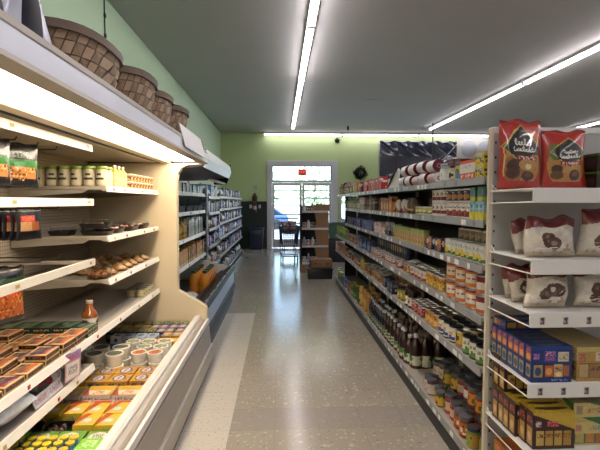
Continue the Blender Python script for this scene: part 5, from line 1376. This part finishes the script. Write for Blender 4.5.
K('blue_tub', 'blue_white_carton', 'carton', 'box', A('4a78b8', ('band', .45, 1.01, 'c4ccd8'), ('ell', .5, .72, .14, .16, '2c3448'), ('txt', .2, .1, .8, .3, 'a8c4e0')), top=A('b8c4d0', ('ell', .5, .5, .3, .3, '5c6a84')), w=.085, d=.1, h=.1, n=26)
deck('blue_tub', 3.70, [-1.04 - .095 * i for i in range(4)], 'blue and white carton facing the camera', rz=0)
K('gold_pack', 'golden_pack', 'pack', 'box', A('d0a02c', ('txt', .1, .3, .9, .7, 'e8d890')), top=A('c8982c', ('txt', .2, .2, .8, .7, 'e8d48c')), w=.12, d=.085, h=.075, n=20)
deck('gold_pack', 3.63, [-.855, -.945], 'golden pack beside the blue white cartons')
K('food_tub_r', 'red_dip_tub', 'tub', 'tub', A('c8643a', ('dots', 0, 0, 1, 1, 'e0b04c', 9, .3), ('dots', 0, 0, 1, 1, '7a2c1c', 11, .25)), r=.056, h=.07)
K('food_tub_g', 'green_dip_tub', 'tub', 'tub', A('7c8a5c', ('dots', 0, 0, 1, 1, '4a5a3c', 9, .35), ('dots', 0, 0, 1, 1, 'c0c09a', 11, .25)), r=.056, h=.07)
K('food_tub_w', 'white_salad_tub', 'tub', 'tub', A('6a7054', ('dots', 0, 0, 1, 1, '4a4a34', 9, .35)), r=.062, h=.085, side=A('e4e0c8', ('dots', 0, .1, 1, .5, 'b87a50', 9, .25)))
deck('food_tub_g', 3.42, [-.865, -.985, -1.105], 'green dip tub in the far tub row', 2)
deck('food_tub_g', 3.29, [-.865, -.985], 'green dip tub in the middle tub row', 2)
deck('food_tub_r', 3.16, [-.865, -.985], 'red dip tub in the near tub row', 2)
deck('food_tub_w', 3.2, [-1.12, -1.26, -1.4], 'white salad tub of the tall stacks', 2)
deck('food_tub_w', 3.06, [-1.12, -1.26], 'white salad tub of the nearer tall stacks', 2)
K('cheese_flat', 'sliced_cheese_pack', 'pack', 'box', A('c08a28', ('txt', .1, .3, .9, .7, '4a4a7c')), top=A('cf9a2e', ('ell', .5, .55, .42, .3, '3a3f7c'), ('ell', .5, .55, .34, .22, 'd8d0c8'), ('txt', .25, .45, .75, .65, '6a3c5c'), ('dots', 0, 0, 1, .25, '8c6a9c', 8, .4)), w=.12, d=.13, h=.04, n=30)
deck('cheese_flat', 2.97, [-.865, -1.0, -1.135], 'sliced cheese pack with blue oval, farther row', 2)
deck('cheese_flat', 2.84, [-.86, -1.0, -1.14, -1.28], 'sliced cheese pack with blue oval, nearer row', 2)
K('cracker_box', 'yellow_white_box', 'box', 'box', A('c8c0b4', ('txt', .08, .2, .6, .8, '8c6a7c'), ('rect', .65, .2, .95, .7, '5c5460')), top=A('d0a83c', ('rect', .1, .1, .55, .9, 'd8d0bc'), ('diag', .75, .95, -.3, 'b04a34'), ('txt', .15, .3, .5, .7, 'b85a3c')), w=.135, d=.165, h=.075, n=30)
deck('cracker_box', 2.66, [-.885, -1.06, -1.235, -1.41], 'yellow and white cheese box in its row')
K('red_flat', 'red_white_flat_pack', 'pack', 'box', A('b8402c', ('txt', .1, .3, .9, .7, 'e0d0c8')), top=A('c0a490', ('rect', .1, .1, .4, .9, '4a5484'), ('rect', .5, .1, .9, .9, 'b84a34')), w=.1, d=.13, h=.05, n=20)
deck('red_flat', 2.537, [-.865, -1.0, -1.135], 'flat red and white pack before the cheese boxes')
K('butter', 'yellow_butter_tub', 'tub', 'box', A('d0ae34', ('band', 0, .14, 'b8402c'), ('ell', .5, .55, .2, .2, '9aa06c'), ('txt', .1, .15, .9, .35, 'b88a2c')), top=A('d8b83a', ('ell', .4, .5, .24, .3, 'b8bc98'), ('ell', .4, .5, .15, .2, 'd8d4b8'), ('diag', .95, 1.3, .45, 'b85428')), w=.125, d=.105, h=.082, n=30)
deck('butter', 2.42, [-.862, -.974, -1.086, -1.198, -1.31], 'yellow butter tub in the big yellow row')
deck('butter', 2.29, [-.862, -.974], 'yellow butter tub in the nearer yellow pair')
tray('clear_meat_tray', -1.145, 2.27, zd + .001, .14, .15, .085, ('6a5a4c', '8a7a6c', '4a3a34'), 'dark clear-lid tray beside the yellow butter tubs')
tray('clear_meat_tray', -1.305, 2.27, zd + .001, .14, .15, .085, ('6a5a4c', '8a7a6c', '4a3a34'), 'dark clear-lid tray farther from the aisle, near the butter')
K('green_cheese', 'green_white_pack', 'pack', 'box', A('5c8a3c', ('txt', .1, .3, .9, .7, 'd8dcc8')), top=A('6fa044', ('ell', .5, .55, .38, .35, 'd4d4c4'), ('txt', .25, .35, .75, .75, '7a6a64')), w=.12, d=.13, h=.06, n=26)
deck('green_cheese', 2.155, [-.86, -1.0, -1.14, -1.28], 'green and white cheese pack in the near row')
K('cap_bottle', 'yellow_cap_bottle', 'bottle', 'bottle', A('4a8ac0', ('txt', .1, .3, .9, .7, 'd8e0e0')), r=.0215, h=.11, fill='4a86b4', lid='d8c030', neck=.72, sh=.7)
for rI, y in enumerate((2.07, 2.02, 1.97, 1.92)):
    deck('cap_bottle', y, [-.94 - .05 * i for i in range(9)], ('yellow-cap bottle, %s bottle row' % ('far', 'second', 'third', 'near')[rI]))
K('bright_green', 'bright_green_carton', 'carton', 'box', A('7cc03a', ('txt', .1, .3, .9, .7, 'd8f0b8')), top=A('86c83e', ('txt', .2, .2, .8, .8, 'c8e8b0')), w=.1, d=.1, h=.09, n=16)
deck('bright_green', 2.04, [-.86], 'bright green carton beside the lip rail')
deck('blue_tub', 1.93, [-.86], 'blue white carton beside the near lip rail')

# ================================================================ on top of the near case
def basket(x, y, a, b, h, label):
    t = empty('woven_basket', (x, y + .05, 2.038)); tag(t, label, 'basket', 'woven baskets on the dairy case')
    mats = (M['splint_a'], M['splint_b'])
    body = MB(); nu, nv = 28, 4
    def P(i, j, off=0):
        v = j / nv; s_ = .80 + .2 * v + .05 * math.sin(PI * v)
        ang = 2 * PI * (i + j * .5) / nu
        c, sn = math.cos(ang), math.sin(ang)
        e = .72
        return Vector((a * s_ * math.copysign(abs(c) ** e, c) * (1 + off), b * s_ * math.copysign(abs(sn) ** e, sn) * (1 + off), h * .93 * v))
    for j in range(nv):
        for i in range(nu):
            up = (i + j) % 2
            o1, o2 = (.028, -.004) if up else (-.004, .028)
            q = [P(i + .06, j + .05, o1 * .4), P(i + .94, j + .05, o2 * .4), P(i + .94, j + .97, o2 * .6), P(i + .06, j + .97, o1 * .6)]
            mid = (q[0] + q[1] + q[2] + q[3]) / 4
            mid = Vector((mid.x * (1.02 if up else 1.0), mid.y * (1.02 if up else 1.0), mid.z))
            for k in range(4):
                body.face([q[k], q[(k + 1) % 4], mid], mats[up])
    body.build('weave', t, smooth=0, weld=False)
    inn = MB(); inn.grid(lambda u, v: tuple(P(u * nu, v * nv, -.03)), nu, nv, M['splint_in']); inn.face([P(i, 0, -.02) for i in range(nu)], M['splint_in']); inn.build('lining', t)
    rimm = MB(); pts = []
    for rr_, zz_ in ((1.06, .85), (1.075, .85), (1.085, 1.0), (1.06, 1.0), (1.03, .99), (1.03, .85)):
        ring = []
        for i in range(nu):
            ang = 2 * PI * i / nu; c, sn = math.cos(ang), math.sin(ang)
            ring.append((a * rr_ * math.copysign(abs(c) ** .72, c), b * rr_ * math.copysign(abs(sn) ** .72, sn), h * zz_))
        pts.append(ring)
    v = [p for r in pts for p in r]; f = []
    for i in range(6):
        for k in range(nu):
            f.append((i * nu + k, i * nu + (k + 1) % nu, ((i + 1) % 6) * nu + (k + 1) % nu, ((i + 1) % 6) * nu + k))
    rimm.faces(v, f, M['splint_rim']); rimm.build('rim_band', t)
    hd = MB()
    hd.tube([(a * .98 * math.cos(q), .0 + b * .0, h + .05 * math.sin(q)) for q in [PI * i / 14 for i in range(15)]], .0045, M['hook'], 6)
    hd.build('handle', t)
M['splint_a'] = mat('basket_splint_light', '9a826a', .65, 0, .25, 25, .2)
M['splint_b'] = mat('basket_splint_dark', '806a55', .65, 0, .25, 25, .2)
M['splint_in'] = mat('basket_inside', '5c4c3e', .8, 0, .2, 20)
M['splint_rim'] = mat('basket_rim', '5e4e42', .6, 0, .2, 18)
basket(-.98, 2.02, .21, .29, .222, 'largest woven brown basket, nearest on top of the dairy case')
basket(-.95, 2.60, .20, .23, .24, 'second woven brown basket along the case top')
basket(-.95, 3.07, .19, .19, .24, 'third woven brown basket along the case top')
basket(-.93, 3.50, .19, .20, .235, 'farthest woven brown basket, beside the white card')
# white card hanging over the canopy edge and a tan curved board behind it
o = MB().prism([(-.672, 1.945), (-.715, 2.115), (-.719, 2.115), (-.676, 1.945)], 'y', 3.2, 4.05, M['endwhite']).build('sign_card', smooth=0); tag(o, 'blank white card hanging over the case canopy edge', 'card')
o = MB().prism([(4.07, 2.037), (4.07, 2.11), (4.14, 2.115), (4.22, 2.09), (4.27, 2.037)], 'x', -.735, -.72, M['splint_a']).build('tan_board', smooth=0); tag(o, 'tan board with curved end behind the white card', 'board')
M['wrap'] = mat('plastic_wrap_silver', 'c2c6d4', .22, .1, .1, 6, .3, coat=.4)
M['wrapdark'] = mat('dark_grey_bundle', '3c3c42', .4, 0, .2, 10)
for i, (y, w_, m_, ry_, nm, lb_) in enumerate(((.95, .06, 'wrapdark', 0, 'wrapped_bundle', 'dark bundle leftmost on top of the dairy case'), (1.06, .05, 'wrap', .05, 'plastic_bag', 'silver plastic bag nearest the dark bundle, case top'),
        (1.16, .05, 'wrapdark', .1, 'wrapped_bundle', 'dark grey bundle between the silver bags on the case top'), (1.25, .07, 'wrap', .04, 'plastic_bag', 'middle silver plastic bag standing on the case top'), (1.34, .04, 'wrapdark', -.03, 'wrapped_bundle', 'dark bundle beside the largest basket'), (1.405, .04, 'wrap', -.05, 'plastic_bag', 'silver plastic bag touching the largest basket'))):
    s_ = MB()
    hh = .46; sd = i * 1.7
    def fn(sgn):
        def q(u, v):
            e = (1 - abs(2 * u - 1) ** 4) ** .5
            return ((u - .5) * .36 * (1 - .25 * v) + .015 * math.sin(v * 5 + sd), sgn * w_ * .5 * e * (1 - .5 * v) * (1 + .25 * math.sin(u * 11 + sd + v * 6)) if 0 < u < 1 else 0, v * hh)
        return q
    s_.grid(fn(-1), 20, 16, M[m_]); s_.grid(fn(1), 20, 16, M[m_], flip=True)
    o = s_.build(nm); o.location = (-.94, y + .13, 2.04); o.rotation_euler = (0, 0, ry_); tag(o, lb_, 'bag' if m_ == 'wrap' else 'bundle')

# ================================================================ goods in the second case
K('oj_jug', 'orange_juice_jug', 'jug', 'bottle', A('c87a1c', ('ell', .5, .5, .3, .3, 'd8a03c'), ('txt', .2, .7, .8, .9, '6a4a1c')), r=.062, h=.33, fill='cc8420', lid='2c4a2c', neck=.42, sh=.66, lab=(.1, .5))
for i in range(5):
    for j in range(2):
        put('oj_jug', -.975 - j * .14, 5.72 + i * .14, .335, PI / 2, ORD[i] + (' front', ' rear')[j] + ' orange juice jug in the second case', 'orange juice jugs', False)
K('silver_pouch', 'silver_pouch', 'pouch', 'bag', A('b4b8c0', ('txt', .1, .2, .9, .6, '6a6e78')), w=.12, d=.05, h=.16)
for i in range(7):
    put('silver_pouch', -.98, 4.5 + i * .14, .40, PI / 2, ORD[i] + ' silver pouch lying in the second case', 'silver pouches', False, -1.15)
K('yel_bottle', 'yellow_juice_bottle', 'bottle', 'bottle', A('c8a83a', ('txt', .1, .3, .9, .7, '7c7a34')), r=.045, h=.24, fill='b8902c', lid='5a7a34')
K('grey_carton', 'grey_milk_carton', 'carton', 'box', A('a8b0a8', ('band', .8, 1.01, 'd0d4d0'), ('ell', .5, .4, .3, .2, '7a8a6c'), ('txt', .1, .3, .9, .6, '6a746c')), w=.085, d=.09, h=.23)
K('or_carton', 'orange_juice_carton', 'carton', 'box', A('b07a30', ('ell', .5, .5, .3, .2, 'd0a448'), ('band', 0, .2, 'c8b88c')), w=.075, d=.08, h=.21)
K('pale_pack', 'pale_dairy_pack', 'pack', 'box', A('a4a6ac', ('ell', .5, .5, .3, .3, 'a85a6c'), ('txt', .1, .3, .9, .7, 'b86a78')), w=.07, d=.09, h=.12)
K('lightblue_pack', 'light_blue_pack', 'pack', 'box', A('7c94ac', ('band', 0, .4, 'b4bcc4'), ('txt', .1, .3, .9, .7, 'd8e0e4')), w=.075, d=.09, h=.11)
K('dark_tub', 'dark_dairy_tub', 'tub', 'tub', A('3a3a44'), r=.05, h=.08, side=A('34343e', ('txt', .1, .3, .9, .7, '7c8490')), rim='5a5a60')
def Lrun(key, y0, y1, z, x, label, **kw):
    run(key, y0, y1, z, x - .012, 'L', label, near=False, flav=4, **kw)
Lrun('pale_pack', 4.6, 5.9, S2Z[0], S2X, '{o} pale dairy pack, top shelf of the juice case')
Lrun('lightblue_pack', 5.92, 6.88, S2Z[0], S2X, '{o} light blue pack, top shelf of the juice case')
Lrun('dark_tub', 4.6, 6.88, S2Z[1], S2X, '{o} dark tub, second shelf of juice case')
Lrun('yel_bottle', 4.6, 5.75, S2Z[2], S2X, '{o} yellow juice bottle, third shelf of the juice case')
Lrun('grey_carton', 5.77, 6.88, S2Z[2], S2X, '{o} grey milk carton, third shelf of the juice case')
Lrun('or_carton', 4.6, 6.88, S2Z[3], S2X, '{o} orange carton, fourth shelf of the juice case')

# ================================================================ wall shelving goods
WK = []
for key, nm, form, base, b2, ink, dims in (
    ('w_lilac', 'lilac_box', 'box', '857fa0', '4c4a74', 'b8b4cc', (.085, .1, .2)), ('w_white', 'white_carton', 'box', 'a4a5b0', '5c6488', '4a4a68', (.08, .1, .17)),
    ('w_blue', 'blue_cereal_box', 'box', '4c5c94', '8c9cc4', 'd8d8e0', (.1, .09, .21)), ('w_pink', 'pink_bag', 'bag', '94687a', '6c3044', 'b8a8b0', (.14, .09, .19)),
    ('w_grey', 'grey_bag', 'bag', '72747e', '404456', 'a8a8b4', (.14, .09, .18)), ('w_red', 'red_white_box', 'box', '8c8488', '6c2a34', 'b8b0b4', (.09, .09, .18)),
    ('w_tan', 'tan_bag', 'bag', '9a8468', '6a4c34', 'c8b8a0', (.15, .1, .19)), ('w_navy', 'navy_carton', 'box', '2e3660', '5c6a9c', 'b8bcd0', (.085, .1, .19))):
    K(key, nm, 'bag' if form == 'bag' else 'box', form, A(base, ('band', 0, .35, b2), ('ell', .5, .35, .3, .2, ink), ('txt', .12, .6, .88, .85, ink)), w=dims[0], d=dims[1], h=dims[2])
    WK.append(key)
plan = ['w_white w_lilac w_grey w_pink w_tan w_tan', 'w_pink w_white w_lilac w_blue w_tan w_red', 'w_red w_lilac w_white w_lilac w_navy w_tan', 'w_white w_navy w_lilac w_grey w_red w_navy', 'w_lilac w_white w_grey w_blue w_lilac w_grey']
lvw = ['top', 'second', 'third', 'fourth', 'fifth', 'bottom']
for bI, (y0, y1, zs) in enumerate(((W0, 8.2, WZA), (8.22, 9.42, WZB), (9.44, 10.62, WZB), (10.64, 11.82, WZB), (11.84, 13.0, WZB))):
    for lI, z in enumerate(zs):
        main = plan[bI].split()[lI]
        y = y0 + .015; n_ = 0
        while y < y1 - .11:
            key = main if R.random() < .55 else R.choice(WK)
            w_ = size(key)[0]
            for q in range(R.choice((1, 2, 3))):
                if y + w_ > y1 - .012: break
                vk = R.randrange(4)
                o = put(variant(key, vk) if vk else key, WX - .012 - size(key)[1] / 2 - R.choice((0, .01, .03)), y + w_ / 2, z + .001, PI / 2 + R.uniform(-.03, .03),
                    '%s pack, a %s, %s shelf, %s wall-shelving bay' % (ORD[n_], PK[key]['name'].replace('_', ' '), lvw[lI], ('nearest', 'second', 'middle', 'fourth', 'farthest')[bI]), 'packs on the %s shelf of the %s wall bay' % (lvw[lI], ('nearest', 'second', 'middle', 'fourth', 'farthest')[bI]), False)
                o.scale = (1, 1, R.uniform(.7, 1.0)); n_ += 1
                y += w_ + .004
            y += .004

# ================================================================ things at the end of the aisle
# shopping cart
ct = empty('shopping_cart', (.235, 11.75, 0), .08); tag(ct, 'metal shopping cart parked before the left door leaf', 'shopping cart')
M['cartwire'] = mat('cart_wire_blue', '3c4668', .35, .4)
bk = MB()
def cp_(u, s_, z): return None
x0, x1, ya, yb, zb, zt_ = -.24, .24, -.42, .42, .42, .92
for i in range(9):
    u = i / 8
    bk.tube([(x0 + .05 + (x1 - x0 - .1) * u, ya + .06, zb), (x0 + (x1 - x0) * u, ya, zt_)], .006, M['cartwire'], 5)
    bk.tube([(x0 + .05 + (x1 - x0 - .1) * u, yb - .06, zb), (x0 + (x1 - x0) * u, yb, zt_)], .006, M['cartwire'], 5)
    bk.tube([(x0 + .05 + (x1 - x0 - .1) * u, ya + .06, zb), (x0 + .05 + (x1 - x0 - .1) * u, yb - .06, zb)], .006, M['cartwire'], 5)
for i in range(13):
    u = i / 12
    for s_ in (-1, 1):
        bk.tube([(s_ * .19, ya + .06 + (yb - ya - .12) * u, zb), (s_ * .24, ya + (yb - ya) * u, zt_)], .006, M['cartwire'], 5)
for q in (0, .2, .4, .6, .8, 1):
    z = zb + (zt_ - zb) * q; e = .05 * (1 - q)
    bk.tube([(x0 + e, ya + e, z), (x1 - e, ya + e, z), (x1 - e, yb - e, z), (x0 + e, yb - e, z)], .005 if q < 1 else .01, M['cartwire'], 6, True)
bk.build('basket', ct)
chs = MB()
for s_ in (-1, 1):
    chs.tube([(s_ * .2, -.4, .14), (s_ * .2, .3, .16), (s_ * .2, .42, .3), (s_ * .22, .46, .95)], .012, M['cartwire'], 8)
chs.tube([(-.2, -.4, .14), (.2, -.4, .14)], .012, M['cartwire'], 8); chs.tube([(-.2, .3, .16), (.2, .3, .16)], .012, M['cartwire'], 8)
chs.box(-.2, -.38, .17, .2, .3, .2, M['frame_white'])
for s_ in (-.15, .15):
    chs.tube([(s_, -.32, .15), (s_, -.36, .42)], .01, M['cartwire'], 6); chs.tube([(s_, .25, .16), (s_, .3, .42)], .01, M['cartwire'], 6)
chs.build('chassis', ct)
MB().tube([(-.25, .5, .98), (.25, .5, .98)], .018, M['black'], 10).build('handle', ct)
for xx in (-.19, .19):
    for yy in (-.36, .3):
        wv = MB(); s_ = MB(); s_.lathe([(.03, -.014), (.06, -.012), (.06, .012), (.03, .014)], M['black'], 14); wv.faces([(xx + c_, yy + a, .06 + b) for a, b, c_ in s_.v], s_.f, M['black'])
        wv.box(xx - .018, yy - .01, .06, xx + .018, yy + .012, .15, M['ste']); wv.build('wheel', ct)
K('cart_bag', 'grocery_bag', 'bag', 'bag', A('7c5c54', ('ell', .5, .5, .3, .2, 'b09a90')), w=.2, d=.14, h=.3, n=12)
for i, (x, y, wd) in enumerate(((.13, 11.55, 'left'), (.33, 11.6, 'right'), (.24, 11.85, 'rear'))):
    put('cart_bag', x, y, .74, .2 * i, wd + ' brown bag showing above the shopping cart basket', 'bags in the shopping cart', False)
MB().box(-.19, -.34, .72, .19, .34, .73, M['black']).build('child_tray', ct)
# cardboard display rack
rk = empty('display_rack', (.82, 10.55, 0)); tag(rk, 'dark display rack with brown cardboard side before the right door leaf', 'display rack')
M['kraft'] = mat('brown_cardboard', '7c5c3e', .75, 0, .12, 6)
M['rackd'] = mat('rack_dark_metal', '24252c', .5, .2, .15, 10)
RZ = (.12, .52, .93, 1.33)
mb = MB(); mb.box(-.32, .28, 0, .32, .31, 1.45, M['rackd']); mb.build('back_panel', rk, smooth=0)
mb = MB(); mb.box(-.34, -.3, .02, -.31, .31, 1.5, M['rackd']); mb.build('side_panel', rk, smooth=0)
for z in RZ:
    MB().box(-.31, -.32, z - .015, .31, .28, z, M['endgrey']).box(-.31, -.33, z - .03, .31, -.318, z + .02, M['endgrey']).build('shelf', rk, smooth=0)
for z0, z1 in ((.14, .5), (.54, .91), (.95, 1.32)):
    MB().prism([(.06, z0), (.32, z0), (.32, z1), (-.02, z1)], 'y', -.29, -.272, M['kraft']).build('cardboard_side', rk, smooth=0)
MB().prism([(-.02, 1.335), (.34, 1.335), (.34, 1.5), (.02, 1.5)], 'y', -.3, -.28, M['kraft']).build('cardboard_top', rk, smooth=0)
rack_cols = ['b8a8a0', '7c8aa0', 'a87c74', 'c8c4c0', '5c6a5c', '94643c']
for i in range(6):
    K('rk%d' % i, 'display_bottle' if i % 2 else 'display_can', 'bottle' if i % 2 else 'can', 'bottle' if i % 2 else 'can', A(rack_cols[i], ('txt', .1, .3, .9, .7, 'd8d8d8')), r=.045, h=.2 if i % 2 else .14, fill=rack_cols[i], lid='c8ccd0')
cwd = ['pale pink', 'grey-blue', 'dusty red', 'white', 'grey-green', 'brown']
for k, z in enumerate(RZ):
    for i in range(4 if k < 3 else 6):
        q = (i + k) % 6
        x = .82 - .25 + (.1 * i)
        put('rk%d' % q, x, 10.36 if k < 3 else 10.42, z + .001, 0, '%s %s on %s shelf of the display rack' % (cwd[q], PK['rk%d' % q]['cat'], ('bottom', 'second', 'third', 'top')[k]), 'goods on the display rack', False)
pr_ = MB(); pr_.box(-.02, -.012, .0, .3, .012, .2, M['ste']); 
# open brown box on a dark crate
o = empty('plastic_crate', (.80, 8.93, 0)); tag(o, 'black plastic crate on the floor under a brown box', 'crate')
MB().prism([(-.24, 0), (.24, 0), (.26, .2), (-.26, .2)], 'y', -.2, .2, M['blackpl']).build('crate_body', o, bevel=.012)
MB().box(-.275, -.215, .2, .275, .215, .222, M['blackpl']).build('rim', o, bevel=.006)
o = empty('cardboard_box', (.83, 8.95, .224)); tag(o, 'brown cardboard case standing on the black crate', 'cardboard box')
bx = MB(); bx.box(-.22, -.17, 0, .22, .17, .16, M['kraft']); bx.build('box_body', o, bevel=.004)
fl = MB(); fl.prism([(-.17, .161), (.17, .161), (.17, .165), (-.17, .165)], 'x', -.218, .218, M['kraft']); fl.build('flap', o, smooth=0)
pn_ = MB(); pn_.grid(lambda u, v: (-.2 + .4 * u, -.1715, .03 + .1 * v), 24, 8, M['paper'], A('8c6a48', ('txt', .1, .3, .5, .7, '5c4028'), ('rect', .7, .2, .9, .8, '6c4c30'))); pn_.build('print', o)
o = empty('cardboard_tray', (.55, 9.75, 0)); tag(o, 'small open brown tray on the floor at the rack foot', 'tray')
MB().box(-.1, -.2, 0, .1, .2, .012, M['kraft']).build('bottom', o, smooth=0)
for bxx in ((-.1, -.2, .1, -.19), (-.1, .19, .1, .2), (-.1, -.19, -.09, .19), (.09, -.19, .1, .19)):
    MB().box(bxx[0], bxx[1], .0125, bxx[2], bxx[3], .13, M['kraft']).build('side', o, smooth=0)
# plastic hand-basket stack right of the rack
M['teal'] = mat('teal_plastic', '3c5a50', .4, 0, .1, 8)
for k in range(4):
    z = .62 + k * .055
    o = empty('hand_basket', (1.48, 11.4, z)); tag(o, ('lowest', 'second', 'third', 'topmost')[k] + ' green hand basket of the stack right of the rack', 'hand basket', 'stacked green hand baskets')
    s_ = MB(); a_ = .24; b_ = .17
    prof = [(a_ * .86, b_ * .86, 0), (a_, b_, .2), (a_ * 1.03, b_ * 1.03, .2), (a_ * 1.03, b_ * 1.03, .215), (a_ * .97, b_ * .97, .215), (a_ * .84, b_ * .84, .008)]
    v = []; f = []
    for (aa, bb, zz_) in prof:
        v += [(-aa, -bb, zz_), (aa, -bb, zz_), (aa, bb, zz_), (-aa, bb, zz_)]
    for i in range(len(prof) - 1):
        for c_ in range(4):
            f.append((i * 4 + c_, i * 4 + (c_ + 1) % 4, (i + 1) * 4 + (c_ + 1) % 4, (i + 1) * 4 + c_))
    f.append((3, 2, 1, 0)); f.append((20, 21, 22, 23))
    s_.faces(v, f, M['teal']); s_.build('basket_body', o, smooth=0)
    if k == 3:
        MB().tube([(-.2, -.14, .215), (-.2, -.15, .235), (.2, -.15, .235), (.2, -.14, .215)], .008, M['black'], 6).build('handle', o)
o = empty('basket_stand', (1.48, 11.4, 0)); tag(o, 'dark stand with pale panel under the green hand baskets', 'stand')
MB().box(-.26, -.2, .0, .26, .2, .6, M['rackd']).build('stand_body', o, bevel=.01)
pp = MB(); pp.box(-.05, -.21, .3, .2, -.2005, .55, M['endwhite']); pp.build('panel', o, smooth=0)
for xx in (.02, .11):
    MB().lathe([(.022, 0), (.022, .004)], M['black'], 12).build('hole', o).matrix_local = Matrix.Translation((xx, -.2105, .42)) @ Matrix.Rotation(PI / 2, 4, 'X')
for o in list(bpy.data.objects):
    if o.parent is None and o.type in ('MESH', 'EMPTY') and 'label' not in o and o.get('kind') != 'structure':
        print('UNLABELLED', o.name)
print('objects', len(bpy.data.objects), 'run items', COUNT[0])
